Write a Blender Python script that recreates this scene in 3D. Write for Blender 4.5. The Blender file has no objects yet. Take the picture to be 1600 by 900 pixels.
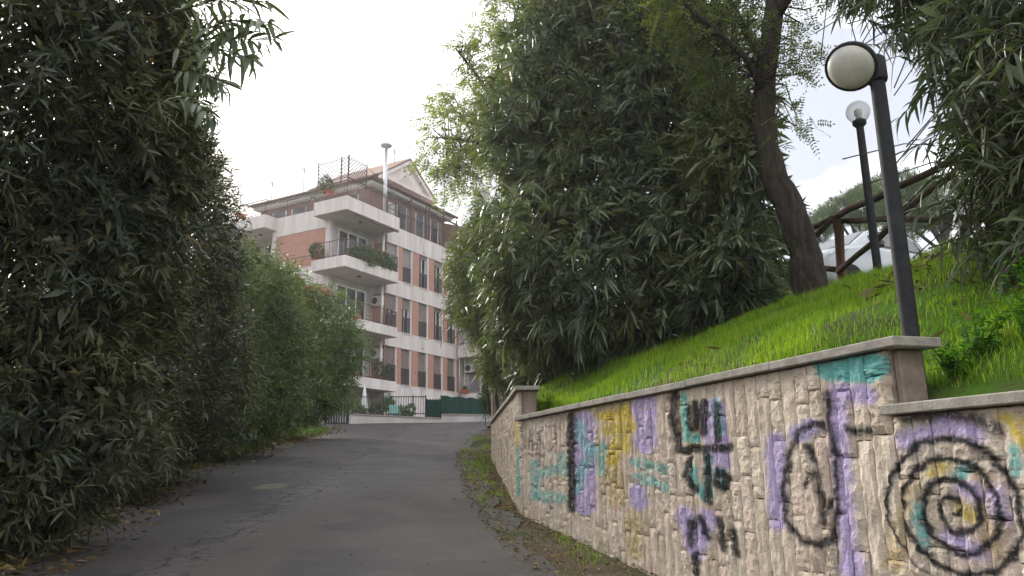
import bpy, bmesh, math, random
import numpy as np
from mathutils import Vector, Matrix
rng = np.random.default_rng(7)
random.seed(7)
SC = bpy.context.scene
COL = SC.collection
R = math.radians

# ------------------------------------------------------------------ camera
F, PITCH, ROLL, CAMH = 1212.0, R(13.1), R(0.85), 1.55
cam_d = bpy.data.cameras.new('camera')
cam_d.sensor_width = 36.0
cam_d.lens = 36.0 * F / 1600.0
cam_d.clip_start, cam_d.clip_end = 0.05, 3000
cam = bpy.data.objects.new('camera', cam_d)
COL.objects.link(cam)
cam.matrix_world = Matrix.Translation((0, 0, CAMH)) @ Matrix.Rotation(R(90) + PITCH, 4, 'X') @ Matrix.Rotation(-ROLL, 4, 'Z')
SC.camera = cam

# ------------------------------------------------------------------ sky, sun, exposure
SUN_AZ, SUN_EL = R(-32), R(25.4)
w = bpy.data.worlds.new('World'); SC.world = w; w.use_nodes = True
nt = w.node_tree; nt.nodes.clear()
out = nt.nodes.new('ShaderNodeOutputWorld'); bg = nt.nodes.new('ShaderNodeBackground')
sky = nt.nodes.new('ShaderNodeTexSky'); sky.sky_type = 'NISHITA'; sky.sun_disc = False
sky.sun_elevation = SUN_EL; sky.sun_rotation = SUN_AZ; sky.dust_density = 3.0
tc = nt.nodes.new('ShaderNodeTexCoord')
mp = nt.nodes.new('ShaderNodeMapping'); mp.inputs['Scale'].default_value = (1, 1, 2.2); mp.inputs['Location'].default_value = (18.62, 6.5, 0); mp.inputs['Rotation'].default_value = (0, 0, R(18))
nz = nt.nodes.new('ShaderNodeTexNoise'); nz.inputs['Scale'].default_value = 2.6; nz.inputs['Detail'].default_value = 5; nz.inputs['Roughness'].default_value = .5
cr = nt.nodes.new('ShaderNodeValToRGB')
cr.color_ramp.elements[0].position = .44; cr.color_ramp.elements[0].color = (.262, .272, .30, 1)
cr.color_ramp.elements[1].position = .63; cr.color_ramp.elements[1].color = (.95, .95, .96, 1)
sc_ = nt.nodes.new('ShaderNodeVectorMath'); sc_.operation = 'SCALE'; sc_.inputs['Scale'].default_value = .10      # clear sky above the cloud
cl_ = nt.nodes.new('ShaderNodeVectorMath'); cl_.operation = 'SCALE'; cl_.inputs['Scale'].default_value = 1.0     # cloud sheet
mx = nt.nodes.new('ShaderNodeMix'); mx.data_type = 'RGBA'; mx.inputs['Factor'].default_value = .9
L = nt.links.new
L(tc.outputs['Generated'], mp.inputs['Vector']); L(mp.outputs[0], nz.inputs['Vector']); L(nz.outputs['Fac'], cr.inputs['Fac'])
L(sky.outputs[0], sc_.inputs[0]); L(cr.outputs[0], cl_.inputs[0])
L(sc_.outputs[0], mx.inputs['A']); L(cl_.outputs[0], mx.inputs['B']); L(mx.outputs['Result'], bg.inputs['Color'])
bg.inputs['Strength'].default_value = 1.0
L(bg.outputs[0], out.inputs['Surface'])
sd = bpy.data.lights.new('sun', 'SUN'); sd.energy = 1.5; sd.angle = R(12); sd.color = (1, .95, .86)
so = bpy.data.objects.new('sun', sd); COL.objects.link(so)
sdir = Vector((math.sin(SUN_AZ) * math.cos(SUN_EL), math.cos(SUN_AZ) * math.cos(SUN_EL), math.sin(SUN_EL)))
so.rotation_euler = sdir.to_track_quat('Z', 'Y').to_euler(); so.location = sdir * 60
SC.view_settings.view_transform = 'Standard'; SC.view_settings.look = 'None'
SC.view_settings.exposure = 1.65; SC.view_settings.gamma = 1.0
SC.render.engine = 'CYCLES'
SC.cycles.max_bounces = 6; SC.cycles.diffuse_bounces = 3; SC.cycles.glossy_bounces = 3; SC.cycles.transmission_bounces = 4
SC.cycles.transparent_max_bounces = 8; SC.cycles.caustics_reflective = False; SC.cycles.caustics_refractive = False
SC.cycles.use_denoising = True

# ------------------------------------------------------------------ pixel helpers (photo is 1600 x 900)
CAM = np.array([0, 0, CAMH])
def ray(px, py):
    x, y = px - 800.0, 450.0 - py
    c, s = math.cos(-ROLL), math.sin(-ROLL)
    x, y = c * x - s * y, s * x + c * y
    cp, sp = math.cos(PITCH), math.sin(PITCH)
    d = np.array([x, F * cp - y * sp, F * sp + y * cp])
    return d / math.hypot(d[0], d[1])
def at(px, py, d): return CAM + ray(px, py) * d
def on_plane(px, py, p, n):
    r = ray(px, py); p = np.array(p, float); n = np.array(n, float)
    return CAM + r * (np.dot(p - CAM, n) / np.dot(r, n))

# ------------------------------------------------------------------ node helpers
class NT:
    def __init__(s, name):
        s.mat = bpy.data.materials.new(name); s.mat.use_nodes = True
        s.t = s.mat.node_tree; s.t.nodes.clear()
        s.out = s.t.nodes.new('ShaderNodeOutputMaterial')
    def n(s, typ, **kw):
        nd = s.t.nodes.new('ShaderNode' + typ)
        for k, v in kw.items(): setattr(nd, k, v)
        return nd
    def put(s, sock, v):
        if isinstance(v, bpy.types.NodeSocket): s.t.links.new(v, sock)
        elif v is not None:
            if sock.type == 'RGBA' and len(v) == 3: v = (*v, 1)
            sock.default_value = v
    def math(s, op, a, b=None, c=None, clamp=False):
        nd = s.n('Math', operation=op, use_clamp=clamp)
        for i, x in enumerate((a, b, c)): s.put(nd.inputs[i], x) if x is not None else None
        return nd.outputs[0]
    def vm(s, op, a, b=None, scale=None):
        nd = s.n('VectorMath', operation=op)
        s.put(nd.inputs[0], a)
        if b is not None: s.put(nd.inputs[1], b)
        if scale is not None: s.put(nd.inputs['Scale'], scale)
        return nd.outputs['Value'] if op in ('LENGTH', 'DOT_PRODUCT', 'DISTANCE') else nd.outputs[0]
    def mix(s, f, a, b, blend='MIX'):
        nd = s.n('Mix', data_type='RGBA', blend_type=blend)
        s.put(nd.inputs['Factor'], f); s.put(nd.inputs['A'], a); s.put(nd.inputs['B'], b)
        return nd.outputs['Result']
    def noise(s, scale, detail=3, rough=.55, vec=None, dist=0):
        nd = s.n('TexNoise'); nd.inputs['Scale'].default_value = scale; nd.inputs['Detail'].default_value = detail
        nd.inputs['Roughness'].default_value = rough; nd.inputs['Distortion'].default_value = dist
        if vec is not None: s.put(nd.inputs['Vector'], vec)
        return nd
    def ramp(s, f, stops):
        nd = s.n('ValToRGB'); e = nd.color_ramp.elements
        while len(e) < len(stops): e.new(.5)
        for i, (p, c) in enumerate(stops):
            e[i].position = p; e[i].color = (*c, 1) if len(c) == 3 else c
        s.put(nd.inputs['Fac'], f); return nd.outputs['Color']
    def rng(s, v, a, b, c=0., d=1., smooth=True):
        nd = s.n('MapRange', interpolation_type='SMOOTHSTEP' if smooth else 'LINEAR')
        s.put(nd.inputs['Value'], v)
        for k, x in zip(('From Min', 'From Max', 'To Min', 'To Max'), (a, b, c, d)): nd.inputs[k].default_value = x
        return nd.outputs[0]
    def pos(s): return s.n('NewGeometry').outputs['Position']
    def obj(s): return s.n('TexCoord').outputs['Object']
    def bump(s, h, strength=.5, dist=.02):
        nd = s.n('Bump'); nd.inputs['Strength'].default_value = strength; nd.inputs['Distance'].default_value = dist
        s.put(nd.inputs['Height'], h); return nd.outputs[0]
    def bsdf(s, color, rough=.7, spec=.3, normal=None, metal=0., **kw):
        nd = s.n('BsdfPrincipled')
        s.put(nd.inputs['Base Color'], color); s.put(nd.inputs['Roughness'], rough)
        nd.inputs['Specular IOR Level'].default_value = spec; nd.inputs['Metallic'].default_value = metal
        if normal is not None: s.put(nd.inputs['Normal'], normal)
        for k, v in kw.items(): s.put(nd.inputs[k], v)
        s.t.links.new(nd.outputs[0], s.out.inputs['Surface'])
        return nd
def simple(name, col, rough=.7, spec=.3, var=.12, scale=6., bump=0., metal=0., coords='pos', streak=False):
    m = NT(name); vec = m.pos() if coords == 'pos' else m.obj()
    if streak:
        mpn = m.n('Mapping'); mpn.inputs['Scale'].default_value = (1, 1, .12); m.put(mpn.inputs[0], vec); v2 = mpn.outputs[0]
    else: v2 = vec
    nn = m.noise(scale, 5, .6, v2)
    c0 = tuple(max(0, x * (1 - var * 1.6)) for x in col); c1 = tuple(x * (1 + var) for x in col)
    c = m.ramp(nn.outputs['Fac'], [(.3, c0), (.7, c1)])
    nrm = m.bump(m.noise(scale * 9, 4, .6, vec).outputs['Fac'], bump, .01) if bump else None
    m.bsdf(c, rough, spec, nrm, metal)
    return m.mat
def leaf_mat(name, c_dark, c_mid, c_light, transl=.3, rough=.42, spec=.45, old=None, tcol=None):
    m = NT(name)
    g = m.n('NewGeometry')
    stops = [(0, c_dark), (.5, c_mid), (1, c_light)]
    if old: stops = [(0, c_dark), (.5, c_mid), (.93, c_light), (.97, old)]
    c = m.ramp(g.outputs['Random Per Island'], stops)
    nz = m.noise(.9, 3, .5, g.outputs['Position'])
    c = m.mix(m.rng(nz.outputs['Fac'], .35, .65, 0, .7), c, m.mix(1, c, (1.4, 1.25, .75, 1), 'MULTIPLY'))
    nz2 = m.noise(2.6, 2, .5, g.outputs['Position']); c = m.mix(m.rng(nz2.outputs['Fac'], .5, .65, 0, .5), c, m.mix(1, c, (.6, .68, .75, 1), 'MULTIPLY'))
    p = m.bsdf(c, rough, spec)
    t = m.n('BsdfTranslucent'); m.put(t.inputs['Color'], m.mix(1, c, tcol or (1.5, 1.7, .7, 1), 'MULTIPLY'))
    ms = m.n('MixShader'); ms.inputs[0].default_value = transl
    m.t.links.new(p.outputs[0], ms.inputs[1]); m.t.links.new(t.outputs[0], ms.inputs[2])
    m.t.links.new(ms.outputs[0], m.out.inputs['Surface'])
    return m.mat

# ------------------------------------------------------------------ object helpers
def mesh_obj(name, verts, faces, mat, parent=None, smooth=False, loc=None, me=None):
    if me is None:
        me = bpy.data.meshes.new(name)
        if isinstance(faces, list) and len(faces) and isinstance(faces[0], np.ndarray) or isinstance(faces, np.ndarray):
            fl = faces if isinstance(faces, list) else [faces]
            verts = np.asarray(verts, np.float32)
            me.vertices.add(len(verts)); me.vertices.foreach_set('co', verts.ravel())
            li = np.concatenate([f.ravel() for f in fl]).astype(np.int32)
            tot = np.concatenate([np.full(len(f), f.shape[1], np.int32) for f in fl])
            st = np.concatenate([[0], np.cumsum(tot)[:-1]]).astype(np.int32)
            me.loops.add(len(li)); me.loops.foreach_set('vertex_index', li)
            me.polygons.add(len(tot)); me.polygons.foreach_set('loop_start', st); me.polygons.foreach_set('loop_total', tot)
            me.update(calc_edges=True)
        else:
            me.from_pydata([tuple(map(float, v)) for v in verts], [], [tuple(map(int, f)) for f in faces]); me.update()
        if smooth: me.polygons.foreach_set('use_smooth', np.ones(len(me.polygons), bool))
        if mat is not None: me.materials.append(mat)
    o = bpy.data.objects.new(name, me); COL.objects.link(o)
    if loc is not None: o.location = loc
    if parent is not None: o.parent = parent
    return o
def tag(o, label=None, cat=None, group=None, kind=None):
    if label: o['label'] = label
    if cat: o['category'] = cat
    if group: o['group'] = group
    if kind: o['kind'] = kind
    return o
def thing(name, label, cat, loc=(0, 0, 0), rz=0., group=None):
    o = bpy.data.objects.new(name, None); COL.objects.link(o); o.empty_display_size = .2
    o.location = tuple(map(float, loc)); o.rotation_euler = (0, 0, rz)
    return tag(o, label, cat, group)
class MB:
    """collects shapes into one mesh"""
    def __init__(s): s.v = []; s.f = []
    def box(s, x0, x1, y0, y1, z0, z1, M=None):
        b = len(s.v); P = [(x, y, z) for z in (z0, z1) for y in (y0, y1) for x in (x0, x1)]
        if M is not None: P = [tuple(M @ Vector(p)) for p in P]
        s.v += P
        s.f += [tuple(b + i for i in q) for q in ((0, 2, 3, 1), (4, 5, 7, 6), (0, 1, 5, 4), (2, 6, 7, 3), (0, 4, 6, 2), (1, 3, 7, 5))]
        return s
    def bar(s, a, b, r, n=6, r2=None):
        return s.tube([a, b], [r, r if r2 is None else r2], n)
    def tube(s, pts, rad, n=6, caps=True):
        pts = [Vector(tuple(map(float, p))) for p in pts]
        if not hasattr(rad, '__len__'): rad = [rad] * len(pts)
        rings = []; up = None
        for i, p in enumerate(pts):
            t = (pts[min(i + 1, len(pts) - 1)] - pts[max(i - 1, 0)]).normalized()
            if up is None: up = Vector((0, 0, 1)) if abs(t.z) < .9 else Vector((1, 0, 0))
            a = t.cross(up).normalized(); b2 = t.cross(a).normalized(); up = -b2 if False else up
            base = len(s.v)
            for k in range(n):
                th = 2 * math.pi * k / n
                s.v.append(tuple(p + (a * math.cos(th) + b2 * math.sin(th)) * rad[i]))
            rings.append(base)
        for i in range(len(rings) - 1):
            for k in range(n):
                s.f.append((rings[i] + k, rings[i] + (k + 1) % n, rings[i + 1] + (k + 1) % n, rings[i + 1] + k))
        if caps:
            s.f.append(tuple(rings[0] + k for k in reversed(range(n)))); s.f.append(tuple(rings[-1] + k for k in range(n)))
        return s
    def lathe(s, prof, c=(0, 0, 0), n=16, M=None):
        """prof: list of (r, z)"""
        base = len(s.v)
        for r, z in prof:
            for k in range(n):
                th = 2 * math.pi * k / n
                p = Vector((r * math.cos(th), r * math.sin(th), z))
                if M is not None: p = M @ p
                s.v.append((p.x + c[0], p.y + c[1], p.z + c[2]))
        for i in range(len(prof) - 1):
            for k in range(n):
                a, b = base + i * n + k, base + i * n + (k + 1) % n
                s.f.append((a, b, b + n, a + n))
        s.f.append(tuple(base + k for k in reversed(range(n)))); s.f.append(tuple(base + (len(prof) - 1) * n + k for k in range(n)))
        return s
    def poly(s, pts):
        b = len(s.v); s.v += [tuple(map(float, p)) for p in pts]; s.f.append(tuple(range(b, b + len(pts)))); return s
    def prism(s, pts, off):
        """closed polygon pts extruded by vector off"""
        b = len(s.v); n = len(pts); off = Vector(off)
        s.v += [tuple(map(float, p)) for p in pts] + [tuple(Vector(p) + off) for p in pts]
        s.f.append(tuple(range(b + n - 1, b - 1, -1))); s.f.append(tuple(range(b + n, b + 2 * n)))
        for i in range(n): s.f.append((b + i, b + (i + 1) % n, b + n + (i + 1) % n, b + n + i))
        return s
    def build(s, name, mat, parent=None, smooth=False, bevel=0.):
        o = mesh_obj(name, s.v, s.f, mat, parent, smooth)
        if bevel:
            bm = bmesh.new(); bm.from_mesh(o.data)
            bmesh.ops.bevel(bm, geom=bm.edges[:], offset=bevel, segments=1, affect='EDGES', profile=.5)
            bm.to_mesh(o.data); bm.free()
        return o
def vnoise(x, y, seed=0):
    """cheap smooth value noise on arrays"""
    x = np.asarray(x, float); y = np.asarray(y, float)
    xi = np.floor(x).astype(int); yi = np.floor(y).astype(int); xf = x - xi; yf = y - yi
    def h(a, b):
        n = (a * 374761393 + b * 668265263 + seed * 2147483647) & 0xffffffff
        n = ((n ^ (n >> 13)) * 1274126177) & 0xffffffff
        return ((n ^ (n >> 16)) & 0xffff) / 65535.0
    u = xf * xf * (3 - 2 * xf); v = yf * yf * (3 - 2 * yf)
    return (h(xi, yi) * (1 - u) + h(xi + 1, yi) * u) * (1 - v) + (h(xi, yi + 1) * (1 - u) + h(xi + 1, yi + 1) * u) * v
def sstep(a, b, x):
    t = np.clip((np.asarray(x, float) - a) / (b - a), 0, 1); return t * t * (3 - 2 * t)
def nrm(a): return a / np.maximum(np.linalg.norm(a, axis=-1, keepdims=True), 1e-9)

# ------------------------------------------------------------------ materials
MT = {}
def asphalt():
    m = NT('asphalt'); p = m.pos()
    big = m.noise(.35, 4, .6, p); mid = m.noise(2.2, 5, .65, p); fine = m.noise(70, 2, .7, p); mid2 = m.noise(6, 6, .7, p)
    c = m.ramp(mid.outputs['Fac'], [(.3, (.035, .0305, .0285)), (.7, (.062, .0545, .051))])
    c = m.mix(m.rng(big.outputs['Fac'], .42, .58, 0, .75), c, (.08, .069, .064, 1))
    c = m.mix(m.rng(fine.outputs['Fac'], .58, .72, 0, .5), c, (.12, .114, .11, 1))
    c = m.mix(m.rng(mid2.outputs['Fac'], .62, .75, 0, .5), c, (.03, .03, .03, 1))
    # a worn cracked seam that runs up the middle of the lane
    sep = m.n('SeparateXYZ'); m.put(sep.inputs[0], p)
    wob = m.noise(1.3, 4, .6, p)
    xl = m.math('ADD', sep.outputs[0], m.math('MULTIPLY', m.math('SUBTRACT', wob.outputs['Fac'], .5), 1.1))
    xc = m.math('ADD', m.math('MULTIPLY', sep.outputs[1], -.045), -2.75)
    dd = m.math('ABSOLUTE', m.math('SUBTRACT', xl, xc))
    band = m.rng(dd, .1, .75, 1, 0)
    vo = m.n('TexVoronoi', feature='DISTANCE_TO_EDGE'); vo.inputs['Scale'].default_value = 3.2
    dv = m.noise(5, 3, .6, p); m.put(vo.inputs['Vector'], m.vm('ADD', p, m.vm('SCALE', dv.outputs['Color'], scale=.35)))
    crack = m.math('MULTIPLY', m.rng(vo.outputs['Distance'], .004, .03, 1, 0), m.rng(m.math('MULTIPLY', band, mid.outputs['Fac']), .27, .42, 0, 1))
    seam = m.math('MULTIPLY', m.rng(dd, .008, .035, 1, 0), m.rng(m.noise(.8, 3, .5, p).outputs['Fac'], .5, .56))
    crack = m.math('MAXIMUM', crack, seam)
    c = m.mix(m.math('MULTIPLY', band, m.rng(mid2.outputs['Fac'], .42, .62, 0, .55)), c, (.105, .096, .09, 1))
    # older surface left of the seam, with hedge shade put into its darker colour
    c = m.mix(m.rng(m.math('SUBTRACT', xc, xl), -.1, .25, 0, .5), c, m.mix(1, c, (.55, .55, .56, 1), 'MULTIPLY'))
    ag = m.n('TexVoronoi'); ag.inputs['Scale'].default_value = 55; m.put(ag.inputs['Vector'], p)
    c = m.mix(m.rng(ag.outputs['Distance'], .1, .45, .45, 0), c, m.mix(1, c, (1.7, 1.65, 1.6, 1), 'MULTIPLY'))
    pt_ = m.noise(.9, 2, .4, p)
    c = m.mix(m.rng(pt_.outputs['Fac'], .54, .6, 0, .5), c, (.03, .028, .028, 1))
    # mossy repair patch
    pc = on_plane(422, 764, (0, 0, 0), (0, -.1, 1))
    pd = m.vm('LENGTH', m.vm('MULTIPLY', m.vm('SUBTRACT', m.vm('ADD', p, m.vm('SCALE', dv.outputs['Color'], scale=.3)), (pc[0] + .15, pc[1] + .15, pc[2] + .15)), (1 / .3, 1 / .45, .1)))
    c = m.mix(m.math('MULTIPLY', m.rng(pd, .5, 1.1, .55, 0), m.rng(mid2.outputs['Fac'], .38, .55)), c, (.19, .185, .1, 1))
    # earth washed in along the edges
    c = m.mix(m.math('MULTIPLY', m.rng(mid.outputs['Fac'], .45, .7, 0, .6), m.rng(sep.outputs[0], -.9, .3, 0, 1)), c, (.075, .065, .045, 1))
    c = m.mix(crack, c, (.012, .012, .012, 1))
    h = m.math('SUBTRACT', m.math('ADD', m.math('MULTIPLY', fine.outputs['Fac'], .25), m.math('MULTIPLY', mid2.outputs['Fac'], .6)), m.math('MULTIPLY', crack, 1.5))
    m.bsdf(c, m.rng(big.outputs['Fac'], .3, .7, .62, .85), .35, m.bump(h, .7, .015))
    return m.mat
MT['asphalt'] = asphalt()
def soil(name, a, b, c_moss, moss=.5):
    m = NT(name); p = m.pos()
    n1 = m.noise(3, 6, .65, p); n2 = m.noise(1.3, 4, .6, p); n3 = m.noise(40, 3, .6, p)
    c = m.ramp(n1.outputs['Fac'], [(.3, a), (.7, b)])
    c = m.mix(m.rng(n2.outputs['Fac'], .42, .62, 0, moss), c, c_moss)
    c = m.mix(m.rng(n3.outputs['Fac'], .55, .7, 0, .5), c, tuple(x * .45 for x in a))
    m.bsdf(c, .95, .1, m.bump(m.math('ADD', n1.outputs['Fac'], m.math('MULTIPLY', n3.outputs['Fac'], .4)), .8, .03))
    return m.mat
MT['soil'] = soil('soil', (.06, .045, .03), (.13, .1, .07), (.05, .075, .02), .6)
MT['bank_soil'] = soil('bank_soil', (.05, .05, .022), (.10, .10, .045), (.07, .15, .015), .9)
MT['ground'] = soil('ground_earth', (.07, .06, .04), (.14, .12, .08), (.05, .07, .025), .6)
MT['concrete'] = simple('coping_concrete', (.33, .3, .26), .85, .2, .22, 9, .6)
MT['core'] = simple('wall_mortar', (.34, .285, .23), .95, .1, .3, 12, .7)
MT['pier_stone'] = simple('pier_stone', (.27, .21, .17), .9, .15, .25, 7, .6)
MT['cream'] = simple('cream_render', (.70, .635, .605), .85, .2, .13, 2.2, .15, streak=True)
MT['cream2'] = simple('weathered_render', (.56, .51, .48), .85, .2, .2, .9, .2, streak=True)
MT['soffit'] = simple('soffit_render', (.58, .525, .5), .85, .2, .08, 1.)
MT['trim'] = simple('white_frame', (.72, .71, .69), .45, .4, .05)
MT['darkglass'] = simple('dark_glass', (.035, .038, .042), .08, .6, .3, 2)
MT['shutter'] = simple('roller_shutter', (.23, .18, .16), .6, .3, .12, 2)
MT['shutter2'] = simple('grey_shutter', (.30, .27, .26), .6, .3, .12, 2)
MT['rail'] = simple('painted_rail', (.095, .05, .045), .5, .4, .2, 3)
MT['rail_dark'] = simple('dark_rail', (.05, .042, .045), .5, .4, .2, 3)
MT['attic'] = simple('attic_render', (.24, .145, .125), .9, .2, .12, 2)
MT['eave'] = simple('brown_eave', (.12, .075, .065), .6, .3, .15, 2)
MT['metal'] = simple('flue_steel', (.62, .62, .63), .35, .5, .08, 4, metal=.5)
MT['terracotta'] = simple('terracotta', (.5, .13, .06), .8, .2, .15)
MT['plastic'] = simple('white_plastic', (.66, .65, .62), .5, .4, .06)
MT['gate'] = simple('gate_paint', (.028, .035, .038), .55, .4, .2)
MT['mesh_green'] = simple('green_shade_cloth', (.012, .045, .032), .85, .2, .15, 3, .3)
MT['lamp_black'] = simple('lamp_paint', (.03, .031, .033), .75, .2, .25, 14, .15, coords='obj')
MT['bark'] = None
def bark(name, a, b, sc=14):
    m = NT(name); p = m.obj(); mpn = m.n('Mapping'); mpn.inputs['Scale'].default_value = (1, 1, .22); m.put(mpn.inputs[0], p)
    n1 = m.noise(sc, 6, .65, mpn.outputs[0], 1.); n2 = m.noise(3, 3, .5, p)
    c = m.ramp(n1.outputs['Fac'], [(.35, a), (.65, b)]); c = m.mix(m.rng(n2.outputs['Fac'], .5, .7, 0, .4), c, (.05, .055, .03, 1))
    m.bsdf(c, .9, .15, m.bump(n1.outputs['Fac'], 1., .04)); return m.mat
MT['bark'] = bark('bark', (.024, .02, .017), (.08, .064, .05))
MT['stem'] = bark('stem_bark', (.06, .05, .035), (.13, .105, .07), 30)
MT['log'] = bark('log_wood', (.045, .03, .022), (.12, .075, .05), 20)
MT['log_post'] = bark('log_post_wood', (.075, .04, .026), (.17, .09, .06), 20)
def brick():
    m = NT('brick'); g = m.obj()
    sep = m.n('SeparateXYZ'); m.put(sep.inputs[0], g)
    cb = m.n('CombineXYZ'); m.put(cb.inputs[0], m.math('ADD', sep.outputs[0], sep.outputs[1])); m.put(cb.inputs[1], sep.outputs[2])
    b = m.n('TexBrick'); m.put(b.inputs['Vector'], cb.outputs[0]); b.inputs['Scale'].default_value = 1
    b.inputs['Brick Width'].default_value = .25; b.inputs['Row Height'].default_value = .065; b.inputs['Mortar Size'].default_value = .006
    b.inputs['Color1'].default_value = (.42, .19, .135, 1); b.inputs['Color2'].default_value = (.5, .25, .185, 1); b.inputs['Mortar'].default_value = (.42, .33, .28, 1)
    n1 = m.noise(1.5, 4, .6, g)
    c = m.mix(m.rng(n1.outputs['Fac'], .35, .7, 0, .35), b.outputs['Color'], (.47, .27, .2, 1))
    m.bsdf(c, .9, .15, m.bump(b.outputs['Fac'], -.3, .01)); return m.mat
MT['brick'] = brick()
def rooftile():
    m = NT('roof_tile_clay'); g = m.obj(); n1 = m.noise(3, 4, .6, g); n2 = m.noise(14, 3, .6, g)
    c = m.ramp(n1.outputs['Fac'], [(.3, (.28, .17, .135)), (.7, (.38, .25, .205))]); c = m.mix(m.rng(n2.outputs['Fac'], .5, .7, 0, .5), c, (.3, .24, .2, 1))
    m.bsdf(c, .9, .15); return m.mat
MT['tile'] = rooftile()
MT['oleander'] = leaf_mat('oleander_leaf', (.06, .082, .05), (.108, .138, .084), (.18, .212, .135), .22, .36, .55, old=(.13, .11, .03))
MT['oleander_left'] = leaf_mat('oleander_shaded_leaf', (.04, .05, .035), (.066, .079, .052), (.108, .123, .082), .18, .45, .38, old=(.16, .12, .05))  # darker copy of the oleander leaf: shade of the backlit hedge in its colour
MT['oleander_mid'] = leaf_mat('oleander_half_lit_leaf', (.055, .082, .034), (.09, .125, .05), (.135, .175, .078), .26, .42, .42)  # in-between copy of the oleander leaf, half-lit tone put into its colour
MT['oleander_lit'] = leaf_mat('oleander_lit_leaf', (.06, .095, .034), (.10, .145, .052), (.15, .2, .08), .28, .42, .42)  # brighter copy of the oleander leaf: light on the far bush painted in
MT['willowy'] = leaf_mat('narrow_leaf', (.07, .095, .04), (.12, .15, .06), (.19, .21, .09), .3, .45, .4, old=(.22, .19, .05))
MT['robinia'] = leaf_mat('robinia_leaflet', (.08, .105, .048), (.125, .155, .07), (.18, .21, .10), .4, .5, .3, old=(.2, .16, .03))
MT['robinia_pale'] = leaf_mat('pale_robinia_leaflet', (.12, .14, .08), (.17, .19, .10), (.23, .25, .13), .5, .5, .3)
MT['acacia'] = leaf_mat('right_narrow_leaf', (.035, .05, .028), (.06, .08, .042), (.10, .125, .07), .22, .42, .45)
MT['pine'] = leaf_mat('pine_needles', (.04, .07, .03), (.065, .1, .04), (.095, .135, .05), .25, .6, .2)
MT['thuja'] = leaf_mat('conifer_leaf', (.02, .06, .012), (.035, .09, .02), (.05, .12, .025), .2, .6, .2)
MT['grassm'] = leaf_mat('grass_blade', (.115, .215, .013), (.19, .325, .02), (.31, .45, .045), .45, .5, .3, old=(.3, .27, .1), tcol=(1.3, 1.4, .6, 1))
MT['weed'] = leaf_mat('weed_leaf', (.035, .10, .012), (.06, .16, .02), (.10, .23, .03), .35, .45, .35)
MT['ivy'] = leaf_mat('ivy_leaf', (.018, .045, .016), (.03, .07, .024), (.05, .1, .035), .2, .35, .5)
MT['litter'] = leaf_mat('dry_leaf', (.07, .045, .022), (.15, .105, .055), (.27, .21, .12), .15, .8, .1, tcol=(1, 1, 1, 1))
MT['flower'] = leaf_mat('flower_petal', (.6, .06, .09), (.7, .1, .12), (.8, .3, .3), .3, .6, .2, tcol=(1, 1, 1, 1))
MT['potleaf'] = leaf_mat('balcony_leaf', (.03, .07, .02), (.055, .11, .03), (.09, .15, .045), .25, .5, .3)
def glassmat():
    m = NT('clear_globe'); p = m.bsdf((.6, .6, .58), .06, .5); t = m.n('BsdfTransparent'); t.inputs[0].default_value = (.86, .86, .85, 1)
    fr = m.n('LayerWeight'); fr.inputs['Blend'].default_value = .35
    ms = m.n('MixShader'); m.put(ms.inputs[0], m.rng(fr.outputs['Facing'], 0, 1, .12, .75, False))
    m.t.links.new(t.outputs[0], ms.inputs[1]); m.t.links.new(p.outputs[0], ms.inputs[2]); m.t.links.new(ms.outputs[0], m.out.inputs['Surface']); return m.mat
MT['globe'] = glassmat()
MT['opal'] = simple('opal_diffuser', (.62, .6, .53), .35, .4, .1, 9, coords='obj')
MT['carpaint'] = simple('white_car_paint', (.5, .52, .55), .25, .5, .02, 2, coords='obj')
MT['carglass'] = simple('car_glass', (.03, .036, .04), .15, .3, .1, 2, coords='obj')
MT['windscreen'] = simple('windscreen_glass', (.11, .125, .135), .25, .3, .1, 2, coords='obj')
MT['carblack'] = simple('car_black_trim', (.02, .02, .022), .5, .4, .1)
MT['tyre'] = simple('tyre_rubber', (.02, .02, .02), .8, .2, .1)
MT['rim'] = simple('wheel_rim', (.45, .45, .46), .35, .5, .1, metal=.8)
MT['headlamp'] = simple('headlamp_glass', (.5, .52, .55), .1, .7, .4, 18, coords='obj')

# ------------------------------------------------------------------ terrain functions
def zroad(y):
    y = np.asarray(y, float)
    return np.where(y < -10, -1.0, np.where(y < 34, .1 * y, 3.4 + .6 * np.tanh((y - 34) * .1 / .6)))
W1 = np.array([2.06, 4.27]); W0 = np.array([.08, 10.3])
T2 = (W0 - W1) / np.linalg.norm(W0 - W1); N2 = np.array([T2[1], -T2[0]])           # along the wall (away) and into the bank
LEN2 = float(np.linalg.norm(W0 - W1))
WPTS = np.array([W1 - T2 * 9, W1, W0, [-.50, 18.0], [-.42, 30.0], [3.0, 37.0], [16, 44]])
seg = np.diff(WPTS, axis=0); sl = np.linalg.norm(seg, axis=1); S0 = np.concatenate([[0], np.cumsum(sl)]) - 9.0   # s = 0 at W1
def wall_pt(s):
    s = np.asarray(s, float); return np.stack([np.interp(s, S0, WPTS[:, 0]), np.interp(s, S0, WPTS[:, 1])], -1)
def wall_n(s):
    a = wall_pt(np.asarray(s) + 1.2); b = wall_pt(np.asarray(s) - 1.2); t = nrm(a - b); return np.stack([t[..., 1], -t[..., 0]], -1)
SA, SB = LEN2, float(S0[3])
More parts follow.
